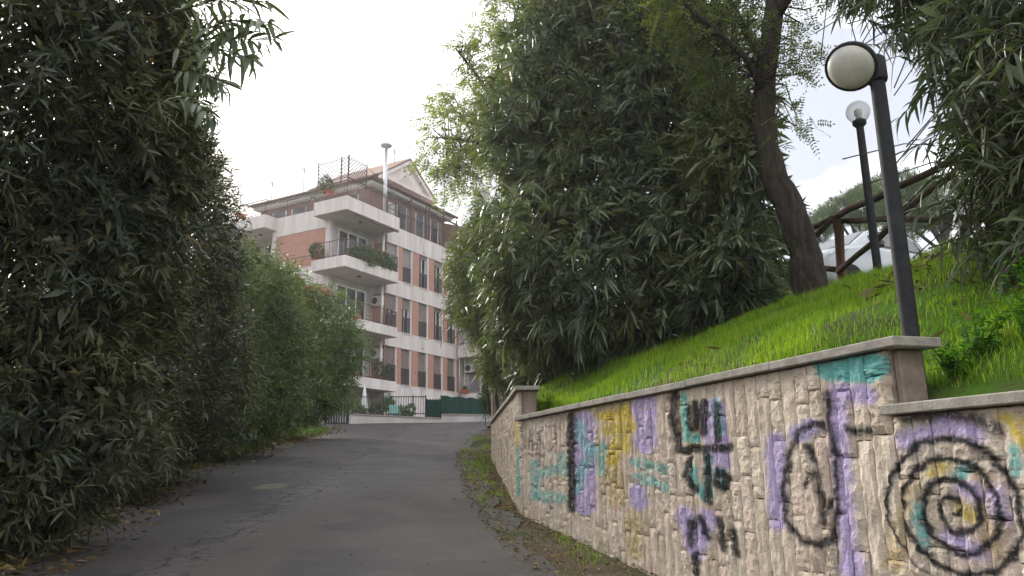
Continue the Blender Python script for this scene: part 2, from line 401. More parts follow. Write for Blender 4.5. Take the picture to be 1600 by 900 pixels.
def bank_sp(s, p):
    s = np.asarray(s, float); p = np.asarray(p, float)
    base = 1.80 + .35 * sstep(.25, 1.2, s) + .38 * sstep(SA + .3, SA + 1.5, s) + .75 * sstep(SB + .3, SB + 1.6, s)
    top = 4.18 + 0 * s
    far = .17 * np.clip(p - 5.0, 0, 2.8) * sstep(14, 9, s) * sstep(-6, -1, s)
    q = np.clip((p - .2) / 4.9, 0, 1.2); q = np.where(q < 1, q ** .75, q); q = np.where(q < .8, q, .8 + .2 * (1 - np.exp(-(q - .8) / .2)))
    h = base + (top - base) * q + far
    bump_ = (vnoise(s * 1.4 + 50, p * 1.4 + 9, 3) - .5) * .12 + (vnoise(s * 4, p * 4, 5) - .5) * .04
    return h + bump_ * np.clip(p / .8, .15, 1)
SS = np.linspace(-9, S0[-1], 700); PP = wall_pt(SS); NN = wall_n(SS)
def to_sp(x, y):
    d = np.hypot(PP[:, 0] - x, PP[:, 1] - y); i = int(np.argmin(d))
    return SS[i], float((x - PP[i, 0]) * NN[i, 0] + (y - PP[i, 1]) * NN[i, 1])
def bank_z(x, y):
    s, p = to_sp(x, y); return float(bank_sp(s, max(p, 0)))

# ------------------------------------------------------------------ setting: ground, road, verge, bank
def grid(name, X, Y, Z, mat, kind='structure'):
    n, m = X.shape; idx = np.arange(n * m).reshape(n, m)
    f = np.stack([idx[:-1, :-1], idx[1:, :-1], idx[1:, 1:], idx[:-1, 1:]], -1).reshape(-1, 4)
    o = mesh_obj(name, np.stack([X, Y, Z], -1).reshape(-1, 3), f, mat, smooth=True)
    return tag(o, kind=kind)
ys = np.concatenate([[-900, -300, -100, -40, -12, -10], np.arange(-8, 60, 1.), [70, 90, 130, 200, 400, 900]])
xs = np.concatenate([[-900, -300, -100, -50, -30, -20, -14], np.arange(-12, 3, .75), [4, 8, 20, 50, 150, 900]])
X, Y = np.meshgrid(xs, ys, indexing='ij'); X = X.copy()
Zg = zroad(Y) - .05 - .14 * sstep(-3.5, -2.5, X) + .25 * sstep(6.5, 9.5, -X - .06 * np.clip(Y, 0, 30)) * (Y > 0) * (Y < 33)
tag(grid('ground', X, Y, Zg[:, :] , MT['ground']), 'bare earth under the hedge and round the lane', None)
def left_edge(y): return np.interp(y, [-12, 0, 8.2, 12, 15.5, 22, 30, 34, 36, 60], [-3.2, -3.7, -5.0, -6.0, -6.75, -7.2, -7.5, -8.6, -12, -12])
def right_edge(y): return np.interp(y, [-12, 0, 4, 6.8, 9, 12, 16, 21, 28, 36, 39, 42, 60], [3.0, 2.5, 1.25, .45, .0, -.43, -.85, -1.2, -1.15, -.9, 2, 8, 12])
yy = np.concatenate([np.arange(-12, 34, .5), np.arange(34, 44.1, .5)]); tt = np.linspace(0, 1, 26)
YY, TT = np.meshgrid(yy, tt, indexing='ij')
le = left_edge(YY) + (vnoise(YY * 1.7, YY * 0, 11) - .5) * .35; re = right_edge(YY) + (vnoise(YY * 1.9, YY * 0 + 4, 12) - .5) * .3
XX = le + (re - le) * TT
ZZ = zroad(YY) + .04 * np.sin(TT * math.pi) + (vnoise(XX * .8, YY * .8, 2) - .5) * .03
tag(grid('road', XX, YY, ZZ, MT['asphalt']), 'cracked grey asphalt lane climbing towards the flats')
# verge between lane and wall
sv = np.arange(-8, 26, .25); tv = np.linspace(0, 1, 9); SV, TV = np.meshgrid(sv, tv, indexing='ij')
wp = wall_pt(SV); xr = right_edge(wp[..., 1]) - .25
XV = xr + (wp[..., 0] + .12 - xr) * TV; YV = wp[..., 1]
ZV = zroad(YV) + .005 - .07 * TV + (vnoise(XV * 5, YV * 5, 21) - .5) * .06 * np.sin(np.pi * np.clip(TV + .12, 0, 1))
tag(grid('verge', XV, YV, ZV, MT['soil']), 'mossy earth verge at the foot of the wall')
def verge_z(x, y): return float(zroad(y)) + .05
# bank
sb = np.concatenate([np.arange(-9, 24, .3), np.arange(24, S0[-1], 2.)]); pb = np.concatenate([np.arange(.12, 7, .3), np.arange(7.5, 20, 1.5), [25, 40, 70, 120]])
SBG, PBG = np.meshgrid(sb, pb, indexing='ij'); wp = wall_pt(SBG); wn = wall_n(SBG)
tag(grid('grass_bank', wp[..., 0] + wn[..., 0] * PBG, wp[..., 1] + wn[..., 1] * PBG, bank_sp(SBG, PBG), MT['bank_soil']), 'earth bank rising behind the retaining wall to the car park')

# ------------------------------------------------------------------ retaining wall with graffiti
def stretch(s): return .69 * s - .0425 * s * s + .0014 * s ** 3
def wall_sz(px, py):
    q = on_plane(px, py, (W1[0], W1[1], 0), (N2[0], N2[1], 0)); return (stretch((q[:2] - W1) @ T2), q[2])
def stone_mat(smin, smax):
    m = NT('split_stone'); g = m.n('NewGeometry'); p = g.outputs['Position']
    oi = m.n('ObjectInfo')
    n1 = m.noise(9, 6, .7, p); n2 = m.noise(45, 4, .65, p); n3 = m.noise(2.2, 4, .55, p)
    c = m.ramp(oi.outputs['Random'], [(0, (.54, .445, .335)), (.3, (.66, .56, .44)), (.7, (.72, .62, .50)), (1, (.66, .51, .42))])
    c = m.mix(m.rng(n1.outputs['Fac'], .35, .7, 0, .6), c, m.mix(1, c, (.66, .61, .56, 1), 'MULTIPLY'))
    c = m.mix(m.rng(n2.outputs['Fac'], .5, .72, 0, .5), c, (.5, .44, .36, 1))
    c = m.mix(m.rng(n3.outputs['Fac'], .52, .72, 0, .4), c, (.2, .17, .13, 1))
    # wall coordinates: distance along the wall, height
    rel = m.vm('SUBTRACT', p, (W1[0], W1[1], 0)); s = m.vm('DOT_PRODUCT', rel, (T2[0], T2[1], 0))
    sep = m.n('SeparateXYZ'); m.put(sep.inputs[0], p)
    s = m.math('MULTIPLY', s, m.math('ADD', .69, m.math('MULTIPLY', s, m.math('ADD', -.0425, m.math('MULTIPLY', s, .0014)))))
    cb = m.n('CombineXYZ'); m.put(cb.inputs[0], s); m.put(cb.inputs[1], sep.outputs[2])
    wob = m.noise(14, 3, .6, cb.outputs[0]); wv = m.vm('MULTIPLY', m.vm('SUBTRACT', wob.outputs['Color'], (.5, .5, .5)), (.07, .07, 0))
    G = m.vm('ADD', cb.outputs[0], wv)
    cover = m.noise(30, 4, .7, p); cov = cover.outputs['Fac']
    def strokes(polys, wpx):
        """polys: list of pixel polylines; returns distance socket (metres) minus local width"""
        acc = None
        for pl in polys:
            q = [wall_sz(*x) for x in pl]
            for a, b in zip(q[:-1], q[1:]):
                if max(a[0], b[0]) < stretch(max(smin, -5)) - .2 or min(a[0], b[0]) > stretch(min(smax, 14)) + .2: continue
                a = np.array(a); b = np.array(b); ba = b - a; l2 = max(float(ba @ ba), 1e-6)
                # stroke half-width in metres at that place on the wall
                px0 = pl[0]; e = np.array(wall_sz(px0[0], px0[1] + wpx)) - np.array(wall_sz(*px0)); hw = abs(e[1])
                pa = m.vm('SUBTRACT', G, (a[0], a[1], 0))
                h = m.math('ADD', m.vm('DOT_PRODUCT', pa, (ba[0] / l2, ba[1] / l2, 0)), 0., clamp=True)
                nd = m.n('VectorMath', operation='SCALE'); nd.inputs[0].default_value = (ba[0], ba[1], 0); m.put(nd.inputs['Scale'], h)
                d = m.math('SUBTRACT', m.vm('LENGTH', m.vm('SUBTRACT', pa, nd.outputs[0])), hw)
                acc = d if acc is None else m.math('MINIMUM', acc, d)
        return acc
    def paint(c, d, col, soft=.02, lo=.33, hi=.5, amt=.9):
        if d is None: return c
        k = m.math('MULTIPLY', m.rng(d, -soft, soft, 1, 0), m.rng(cov, lo, hi, 0, amt))
        return m.mix(k, c, col)
    PUR, TEA, YEL, BLK = (.46, .375, .62, 1), (.12, .43, .40, 1), (.60, .45, .06, 1), (.018, .018, .02, 1)
    OCH = (.45, .32, .10, 1)
    c = paint(c, strokes([[(993, 810), (995, 860)], [(958, 705), (966, 780)], [(1430, 760), (1400, 880)], [(1540, 750), (1560, 860)], [(985, 640), (905, 637)], [(1070, 640), (1090, 690)]], 14), OCH, .04, .3, .6, .75)
    c = paint(c, strokes([[(915, 660), (915, 785)], [(1010, 632), (1012, 690)], [(1118, 640), (1125, 720)]], 19), PUR, .02)
    c = paint(c, strokes([[(1313, 612), (1318, 720), (1334, 890)], [(1345, 612), (1362, 620)], [(1216, 690), (1218, 815)], [(1250, 678), (1270, 668)], [(1320, 612), (1350, 618)], [(1075, 805), (1090, 860), (1108, 810)], [(1000, 770), (1003, 785)], [(1420, 690), (1480, 664), (1530, 676)], [(1490, 838), (1530, 860)], [(1510, 762), (1530, 770)], [(1560, 770), (1570, 800)], [(1340, 870), (1345, 895)]], 14), PUR, .03, .26, .46, .88)
    c = paint(c, strokes([[(1300, 570), (1362, 574)]], 24), TEA, .02, .28, .42)
    c = paint(c, strokes([[(838, 725), (838, 775), (880, 778)], [(850, 740), (885, 728)], [(910, 660), (912, 685)], [(912, 690), (930, 705), (912, 735), (905, 765)], [(945, 700), (942, 735)], [(995, 722), (1045, 735)], [(1000, 745), (1042, 760)], [(880, 712), (886, 735)]], 8), TEA, .025, .36, .56, .8)
    c = paint(c, strokes([[(1072, 620), (1078, 682), (1092, 686)], [(1122, 630), (1128, 675)], [(1085, 730), (1092, 760), (1106, 775)], [(1130, 735), (1132, 755)], [(1110, 715), (1112, 775)], [(1520, 728), (1500, 745)], [(1440, 790), (1450, 850)], [(1590, 700), (1592, 740)], [(806, 700), (808, 770)]], 7), TEA, .022)
    c = paint(c, strokes([[(945, 650), (985, 655)], [(950, 672), (990, 668)], [(978, 640), (980, 700)], [(965, 690), (960, 720)], [(1585, 660), (1605, 690)], [(1570, 650), (1598, 660)], [(1460, 735), (1480, 728)], [(1505, 790), (1522, 806)], [(802, 660), (803, 690)]], 9), YEL, .025)
    # lettering, strokes and the outlined oval in black
    c = paint(c, strokes([[(1056, 612), (1058, 660), (1064, 704)], [(1064, 704), (1100, 702), (1144, 700)], [(1084, 652), (1080, 640), (1090, 634), (1096, 652), (1088, 672), (1082, 660)], [(1102, 628), (1103, 676)], [(1124, 634), (1126, 690)], [(1082, 718), (1076, 742), (1090, 765)], [(1108, 706), (1110, 782)], [(1128, 735), (1122, 752), (1134, 764), (1140, 748), (1130, 736)], [(1098, 810), (1110, 838)], [(1126, 812), (1134, 856)], [(1150, 830), (1156, 866)], [(1090, 868), (1092, 895)], [(1085, 815), (1083, 850)], [(896, 650), (897, 795)]], 7), BLK, .02, .26, .42, .93)
    c = paint(c, strokes([[(828, 700), (830, 672), (836, 702)], [(842, 704), (844, 676), (850, 700)], [(858, 668), (868, 664), (871, 690), (862, 704)], [(828, 709), (852, 711)]], 1.6), (.10, .07, .06, 1), .015, .35, .5, .8)
    c = paint(c, strokes([[(1300, 668), (1280, 662), (1255, 672), (1238, 705), (1227, 760), (1232, 815), (1255, 842), (1285, 853), (1308, 840), (1314, 790), (1310, 720), (1302, 668), (1296, 615)], [(1268, 698), (1284, 735), (1288, 770), (1291, 808)], [(1291, 812), (1300, 785)], [(1282, 735), (1262, 760)], [(1330, 672), (1362, 672)]], 6), BLK, .02, .24, .4, .93)
    # spiral
    if smin < .35: c = spiral(m, c, G, cov, n1, BLK)
    c = paint(c, strokes([[(1418, 655), (1470, 648), (1535, 655), (1562, 672)]], 9), BLK, .03, .3, .5, .85)
    h = m.math('ADD', m.math('MULTIPLY', n1.outputs['Fac'], 1.), m.math('MULTIPLY', n2.outputs['Fac'], .35))
    m.bsdf(c, .92, .12, m.bump(h, 1., .022))
    return m.mat
def spiral(m, c, G, cov, n1, BLK):
    cs = np.array(wall_sz(1497, 797)); ex = abs(wall_sz(1527, 797)[0] - cs[0]); ez = abs(wall_sz(1497, 829)[1] - cs[1])
    pg = m.vm('MULTIPLY', m.vm('SUBTRACT', G, (cs[0], cs[1], 0)), (-1 / ex, 1 / ez, 0))
    r = m.vm('LENGTH', pg); sp = m.n('SeparateXYZ'); m.put(sp.inputs[0], pg)
    th = m.math('ARCTAN2', sp.outputs[1], sp.outputs[0])
    fr = m.math('FRACT', m.math('ADD', m.math('SUBTRACT', r, m.math('DIVIDE', th, 2 * math.pi)), .2))
    dsp = m.math('SUBTRACT', m.math('MULTIPLY', m.math('ABSOLUTE', m.math('SUBTRACT', fr, .5)), ez), .019)
    inside = m.rng(r, 3.8, 4.0, 1, 0)
    c = m.mix(m.math('MULTIPLY', m.rng(r, 3.3, 3.9, .3, 0), m.rng(n1.outputs['Fac'], .3, .6)), c, (.19, .20, .19, 1))
    c = m.mix(m.math('MULTIPLY', m.math('MULTIPLY', m.rng(dsp, -.015, .014, 1, 0), inside), m.rng(cov, .26, .42, .3, .95)), c, BLK)
    return c
ZONES = [-99, -.75, -.25, .25, .62, 1.05, 1.45, 1.9, 2.5, 3.1, 3.8, 4.6, 5.4, 99]
ZMAT = [stone_mat(a, b) for a, b in zip(ZONES[:-1], ZONES[1:])]
def zone_mat(s):
    for k in range(len(ZMAT)):
        if s < ZONES[k + 1]: return ZMAT[k]
MT['stone'] = ZMAT[-1]
def stone_mesh(k):
    """unit split-faced block: x 0..1 along the wall, z 0..1 up, front towards -y"""
    r = np.random.default_rng(100 + k); nx, nz = 7, 15
    xs_ = np.linspace(0, 1, nx); zs_ = np.linspace(0, 1, nz); v = []; f = []
    tilt = r.uniform(-.3, .3, 2); o1, o2 = r.uniform(0, 90, 2)
    for j in range(nz):
        for i in range(nx):
            x_, z_ = xs_[i], zs_[j]; ei = min(i, nx - 1 - i); ej = min(j, nz - 1 - j)
            dep = .35 + .5 * float(vnoise(x_ * 2.2 + o1, z_ * 4 + o2, k)) + .45 * float(vnoise(x_ * 6 + o2, z_ * 13 + o1, k + 50)) + r.uniform(-.12, .12) + tilt[0] * (x_ - .5) + tilt[1] * (z_ - .5)
            if ei == 0 or ej == 0: dep = dep * .62 - .12
            jx = 0 if ei == 0 else r.uniform(-.05, .05); jz = 0 if ej == 0 else r.uniform(-.02, .02)
            v.append((x_ + jx + (r.uniform(-.05, .03) if i == 0 else r.uniform(-.03, .05) if i == nx - 1 else 0), -max(dep, .05), z_ + jz + (r.uniform(-.008, .008) if ej == 0 else 0)))
    for j in range(nz - 1):
        for i in range(nx - 1):
            a = j * nx + i
            f += [(a, a + 1, a + nx + 1), (a, a + nx + 1, a + nx)] if (i + j) % 2 else [(a, a + 1, a + nx), (a + 1, a + nx + 1, a + nx)]
    ring = [i for i in range(nx)] + [j * nx + nx - 1 for j in range(1, nz)] + [(nz - 1) * nx + i for i in range(nx - 2, -1, -1)] + [j * nx for j in range(nz - 2, 0, -1)]
    b = len(v); v += [(v[i][0], .6, v[i][2]) for i in ring]
    n = len(ring)
    for q in range(n): f.append((ring[(q + 1) % n], ring[q], b + q, b + (q + 1) % n))
    me = bpy.data.meshes.new('stone'); me.from_pydata(v, [], f); me.update(); me.materials.append(MT['stone']); return me
STONES = [stone_mesh(k) for k in range(20)]
SANG = math.atan2(-T2[1], -T2[0])                 # local +x runs towards the viewer end, local -y faces the lane
def build_wall(s0, s1, ztop, label, stones=True, group='stepped sections of the stone retaining wall', pier_return=True, slab=1.05):
    A = wall_pt(s0); B = wall_pt(s1); d = (A - B); ln = float(np.linalg.norm(d)); d /= ln
    ang = math.atan2(d[1], d[0]); base = float(zroad(min(A[1], B[1]))) - .4
    t = thing('retaining_wall', label, 'wall', (B[0], B[1], 0), ang, group)   # local x: 0 at far end .. ln near end; local -y = lane side? checked below
    side = -1.0 if (Vector((d[0], d[1], 0)).cross(Vector((-d[1], d[0], 0)))).z * ((-d[1]) * N2[0] + d[0] * N2[1]) > 0 else 1.0
    th = .225
    def yb(a, b): return (min(a * -side, b * -side), max(a * -side, b * -side))
    y0, y1 = yb(0.02, th)
    o = MB().box(0, ln, y0, y1, base, ztop - .055).build('wall_core', MT['core'], t)
    # smooth rendered return at the step nearest the viewer
    y0, y1 = yb(.045, th - .01)
    MB().box(ln + .002, ln + .05, y0, y1, base + .2, ztop - .057).build('end_face', MT['pier_stone'], t, bevel=.008)
    # coping slabs
    n = max(1, round((ln + .1) / slab)); e = (ln + .17) / n; y0, y1 = yb(-.07, th + .035)
    for k in range(n):
        b0 = -.02 + k * e
        ob = MB().box(0, e - .006, y0 + random.uniform(-.004, .004), y1, 0, .055).build('coping_slab', MT['concrete'], t, bevel=.006)
        ob.location = (b0, 0, ztop - .055 + random.uniform(-.003, .003)); ob.rotation_euler = (random.uniform(-.006, .006), 0, 0)
    # split-faced strips
    x = 0.0; cnt = 0; vs = []; fs = []
    while x < ln - .02:
        wd = min(random.uniform(.115, .145), ln - x)
        if ln - x - wd < .06: wd = ln - x
        yw = B[1] + d[1] * (x + wd / 2); z = float(zroad(yw)) - .2 + random.uniform(-.25, 0)
        proud = random.uniform(.02, .034)
        while z < ztop - .09:
            hh = random.choice((random.uniform(.24, .4), random.uniform(.4, .8)))
            if ztop - .062 - (z + hh) < .12: hh = ztop - .062 - z
            dep = proud + random.uniform(-.005, .007)
            me = STONES[random.randrange(len(STONES))]
            if stones:
                so_ = bpy.data.objects.new('stone', me); COL.objects.link(so_); so_.parent = t
                so_.location = (x + .002, 0.0, z + .002); so_.scale = (wd - .004, dep, hh - .004)
                so_.material_slots[0].link = 'OBJECT'; so_.material_slots[0].material = zone_mat(s1 - (x + wd / 2))
                cnt += 1
            else:
                b = len(vs)
                vs += [(x + .004 + q.co.x * (wd - .007), q.co.y * dep, z + .003 + q.co.z * (hh - .006)) for q in me.vertices]
                fs += [tuple(b + i for i in q.vertices) for q in me.polygons]
            z += hh
        x += wd
    if not stones:
        tag(mesh_obj('stone_facing', vs, fs, MT['stone'], t), kind='stuff')
    return t
build_wall(0, LEN2, 2.215, 'long middle section of stone retaining wall with teal, purple and black graffiti')
build_wall(-7.5, -.003, 1.855, 'lower near section of stone wall painted with a big black spiral')
build_wall(LEN2 + .003, SB, 2.60, 'receding section of stone wall past the bend, mostly unpainted', stones=False)
build_wall(SB + .003, float(S0[4]), 3.36, 'highest far section of stone wall with a plain end pier', stones=False)

# ------------------------------------------------------------------ vegetation builders
def leaf_arrays(P, D, side, L_, W_, droop, simple_=False):
    """P,D,side (N,3); L_,W_,droop (N,) -> verts, tri/quad faces"""
    N = len(P); up = np.array([0, 0, 1.0])
    D = nrm(D); side = nrm(side - D * np.sum(side * D, 1, keepdims=True))
    def pt(t, w_): 
        c = P + D * (L_ * t)[:, None] - up * (droop * L_ * t * t)[:, None]
        return c + side * (W_ * w_)[:, None]
    if simple_:
        V = np.stack([pt(0, 0), pt(.45, .5), pt(1, 0), pt(.45, -.5)], 1)
        idx = np.arange(N)[:, None] * 4 + np.array([0, 1, 2, 3]); return V.reshape(-1, 3), [idx]
    V = np.stack([pt(0, 0), pt(.33, .46), pt(.33, -.46), pt(.7, .36), pt(.7, -.36), pt(1, 0)], 1)
    b = np.arange(N)[:, None] * 6
    return V.reshape(-1, 3), [b + np.array([1, 3, 4, 2]), b + np.array([0, 1, 2]), b + np.array([3, 5, 4])]
def merge(parts):
    vs = []; d = {}; off = 0
    for v, fl in parts:
        vs.append(v)
        for f in fl: d.setdefault(f.shape[1], []).append(f + off)
        off += len(v)
    return np.concatenate(vs), [np.concatenate(x) for x in d.values()]
def lump_px(px, py, d, rpx, ry=1., rd=1.):
    c = at(px, py, d); k = d * 1.05 / F
    return (c[0], c[1], c[2], rpx * k, rpx * k * rd, rpx * ry * k)
def sample_lumps(lumps, n, g, shell=(.78, 1.06), zmin=None):
    A = np.array(lumps); wgt = A[:, 3] * A[:, 5] + A[:, 4] * A[:, 5]; wgt /= wgt.sum()
    i = g.choice(len(A), n, p=wgt); d = nrm(g.normal(size=(n, 3)))
    r = g.uniform(*shell, n)
    # uneven outline
    r = r * (.74 + .30 * vnoise(d[:, 0] * 2.6 + i * 7.3, d[:, 2] * 2.6 + d[:, 1] * 2.1, 31) + .22 * vnoise(d[:, 0] * 6 + i * 3.1, d[:, 2] * 6 + d[:, 1] * 5, 37))
    p = A[i, :3] + d * A[i, 3:] * r[:, None]
    keep = np.ones(n, bool)
    for k, a in enumerate(A):
        ins = np.sum(((p - a[:3]) / (a[3:] * .74)) ** 2, 1) < 1
        keep &= ~(ins & (i != k))
    if zmin is not None: keep &= p[:, 2] > zmin(p)
    return p[keep], d[keep], i[keep]
def foliage(lumps, nsh, g, k=14, L0=.14, wr=.17, shoot=.3, up=.45, droop=.3, inner=0, zmin=None, spread=(1.35, .45), simple_=False, jitter=.4, base_frac=0.):
    p, d, _ = sample_lumps(lumps, nsh, g, zmin=zmin); n = len(p)
    ax = nrm(d * .7 + np.array([0, 0, up]) + g.normal(size=(n, 3)) * jitter)
    sl_ = shoot * g.uniform(.6, 1.3, n)
    u = nrm(np.cross(ax, g.normal(size=(n, 3)))); v = np.cross(ax, u)
    parts = []; sv = g.uniform(.6, 1.25, n)
    for q in range(k):
        t = base_frac + (1 - base_frac) * (q + .5) / k
        th = q * 2.399 + g.uniform(-.4, .4, n)
        rad = u * np.cos(th)[:, None] + v * np.sin(th)[:, None]
        a = spread[0] + (spread[1] - spread[0]) * t + g.uniform(-.25, .25, n)
        D = ax * np.cos(a)[:, None] + rad * np.sin(a)[:, None]
        P = p - ax * (sl_ * (1 - t))[:, None]
        Ln = L0 * g.uniform(.6, 1.15, n) * sv
        sd_ = np.cross(D, ax) + g.normal(size=(n, 3)) * .35
        parts.append(leaf_arrays(P, D, sd_, Ln, Ln * wr * g.uniform(.8, 1.2, n), droop * g.uniform(.2, 1.5, n), simple_))
    if inner:
        pi, di, _ = sample_lumps(lumps, inner, g, shell=(.35, .85), zmin=zmin); n = len(pi)
        D = nrm(g.normal(size=(n, 3)) + np.array([0, 0, -.1])); Ln = L0 * g.uniform(.9, 1.6, n)
        parts.append(leaf_arrays(pi, D, g.normal(size=(n, 3)), Ln, Ln * wr * 1.8, np.full(n, .2), True))
    return merge(parts), (p, ax, sl_)
def stems_for(lumps, base, g, n=14, r0=.035, spread=.5, twigs=None):
    mb = MB(); A = np.array(lumps)
    for k in range(n):
        a = A[g.integers(len(A))]; tgt = a[:3] + nrm(g.normal(size=3)) * a[3:] * .6
        b = np.array(base) + np.array([g.normal() * spread, g.normal() * spread, -.15])
        mid = b * .45 + tgt * .55 + np.array([0, 0, .25 * np.linalg.norm(tgt - b)]) * .4 - (tgt - b) * np.array([.25, .25, 0])
        q1 = b * .7 + mid * .3 + g.normal(size=3) * .05
        mb.tube([b, q1, mid, tgt], [r0, r0 * .85, r0 * .6, r0 * .2], 5, False)
    if twigs is not None:
        p, ax, sl_ = twigs
        for j in range(0, len(p), max(1, len(p) // 500)):
            mb.tube([p[j] - ax[j] * sl_[j] * 2.2 - np.array([0, 0, .15]), p[j] - ax[j] * sl_[j], p[j]], [.006, .005, .002], 3, False)
    return mb
def shrub(name, label, cat, lumps, base, nsh, mat, seed, group=None, twig=True, nst=14, r0=.035, spread=.5, zmin=None, **kw):
    g = np.random.default_rng(seed); t = thing(name, label, cat, base, 0, group)
    (v, f), tw = foliage(lumps, nsh, g, zmin=zmin, **kw)
    o = mesh_obj('foliage', v - np.array(base), f, mat, t)
    mb = stems_for(lumps, base, g, nst, r0, spread, tw if twig else None)
    mb.v = [(a - base[0], b - base[1], c - base[2]) for a, b, c in mb.v]
    mb.build('stem', MT['stem'], t, True)
    return t, tw

def foot(y0, y1, st=1.6, h=.85): return [(float(left_edge(y)) - .95, y, float(zroad(y)) + h, 1.0, 1.15, 1.1) for y in np.arange(y0, y1, st)]
def zgm(p): return zroad(p[:, 1]) + .04
# --- left hedge: a row of tall oleanders along the lane
LG = 'dark oleanders hedging the left of the lane'
hA = [lump_px(*a) for a in ((-110, 120, 8.3, 250, .9, .7), (70, 40, 7.6, 200, 1, .8), (215, 70, 7.8, 120, 1, .9), (60, 300, 8.6, 230, 1, .7), (215, 245, 8.6, 115, 1.1, .9), (-30, 560, 9.2, 240, 1, .6), (120, 470, 9.4, 150, 1.2, .7), (10, 740, 9.6, 150, .7, .6))]
hA += [(q[0] - .75, q[1] + .5, q[2], .95, 1.1, 1.0) for q in foot(8.0, 12.5)]
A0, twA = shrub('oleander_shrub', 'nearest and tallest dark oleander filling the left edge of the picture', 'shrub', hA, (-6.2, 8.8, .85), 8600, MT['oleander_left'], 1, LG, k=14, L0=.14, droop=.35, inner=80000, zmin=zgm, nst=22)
hB = [lump_px(*a) for a in ((235, 340, 14., 130, 1.1, .8), (285, 300, 14.2, 55, 1.1, .9), (315, 410, 14.5, 75, 1.2, .9), (190, 560, 14.2, 150, 1, .7), (290, 560, 15, 110, 1.3, .8), (130, 690, 13., 130, .8, .6), (235, 670, 15, 80, .9, .6))]
hB += foot(12.5, 18)
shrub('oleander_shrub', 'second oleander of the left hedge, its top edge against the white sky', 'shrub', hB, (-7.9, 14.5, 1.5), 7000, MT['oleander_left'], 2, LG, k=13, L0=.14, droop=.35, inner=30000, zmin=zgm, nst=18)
hC = [lump_px(*a) for a in ((390, 470, 19.5, 80, 1.1, .8), (360, 560, 19.5, 95, 1.2, .8), (330, 650, 19, 70, .8, .7), (410, 620, 20, 70, 1, .7), (430, 520, 20.5, 60, 1.1, .8))]
hC += foot(18, 24)
shrub('oleander_shrub', 'third oleander of the left hedge, rising beside the pink-flowered bush', 'shrub', hC, (-8.6, 19.5, 2.0), 5200, MT['oleander_mid'], 3, LG, k=13, L0=.16, droop=.3, inner=14000, zmin=zgm, nst=16)
hD = [lump_px(*a) for a in ((430, 465, 25.5, 62, .9, .8), (490, 500, 26, 68, .85, .8), (525, 540, 26.5, 52, 1, .8), (450, 560, 26, 80, 1, .8), (500, 600, 27, 58, .9, .7), (385, 440, 25, 40, .9, .8), (455, 640, 27, 55, .6, .7))]
hD += [(q[0] - 1.3, q[1], q[2] - .2, .9, 1.1, .9) for q in foot(24, 30.5)]
D0, twD = shrub('oleander_shrub', 'rounded oleander with pink flowers, farthest of the left hedge', 'shrub', hD, (-8.6, 26.5, 2.65), 6000, MT['oleander_lit'], 4, LG, k=12, L0=.17, droop=.3, inner=15000, zmin=zgm, nst=16)
g = np.random.default_rng(5)
sel = [i for i in range(len(twD[0])) if twD[0][i][2] > 6.2 and twD[0][i][1] < 26.5][:34]
FLM = []
for k in range(4):
    n = 14; v, f = leaf_arrays(g.normal(size=(n, 3)) * .012, g.normal(size=(n, 3)) + np.array([0, -.6, .5]), g.normal(size=(n, 3)), np.full(n, .075), np.full(n, .065), np.zeros(n), True)
    o = mesh_obj('flower', v, f, MT['flower'], D0); FLM.append(o.data); bpy.data.objects.remove(o)
for j, i in enumerate(sel):
    o = bpy.data.objects.new('flower', FLM[j % 4]); COL.objects.link(o); o.parent = D0; o.location = tuple(twD[0][i] - np.array((-8.6, 26.5, 2.65)))

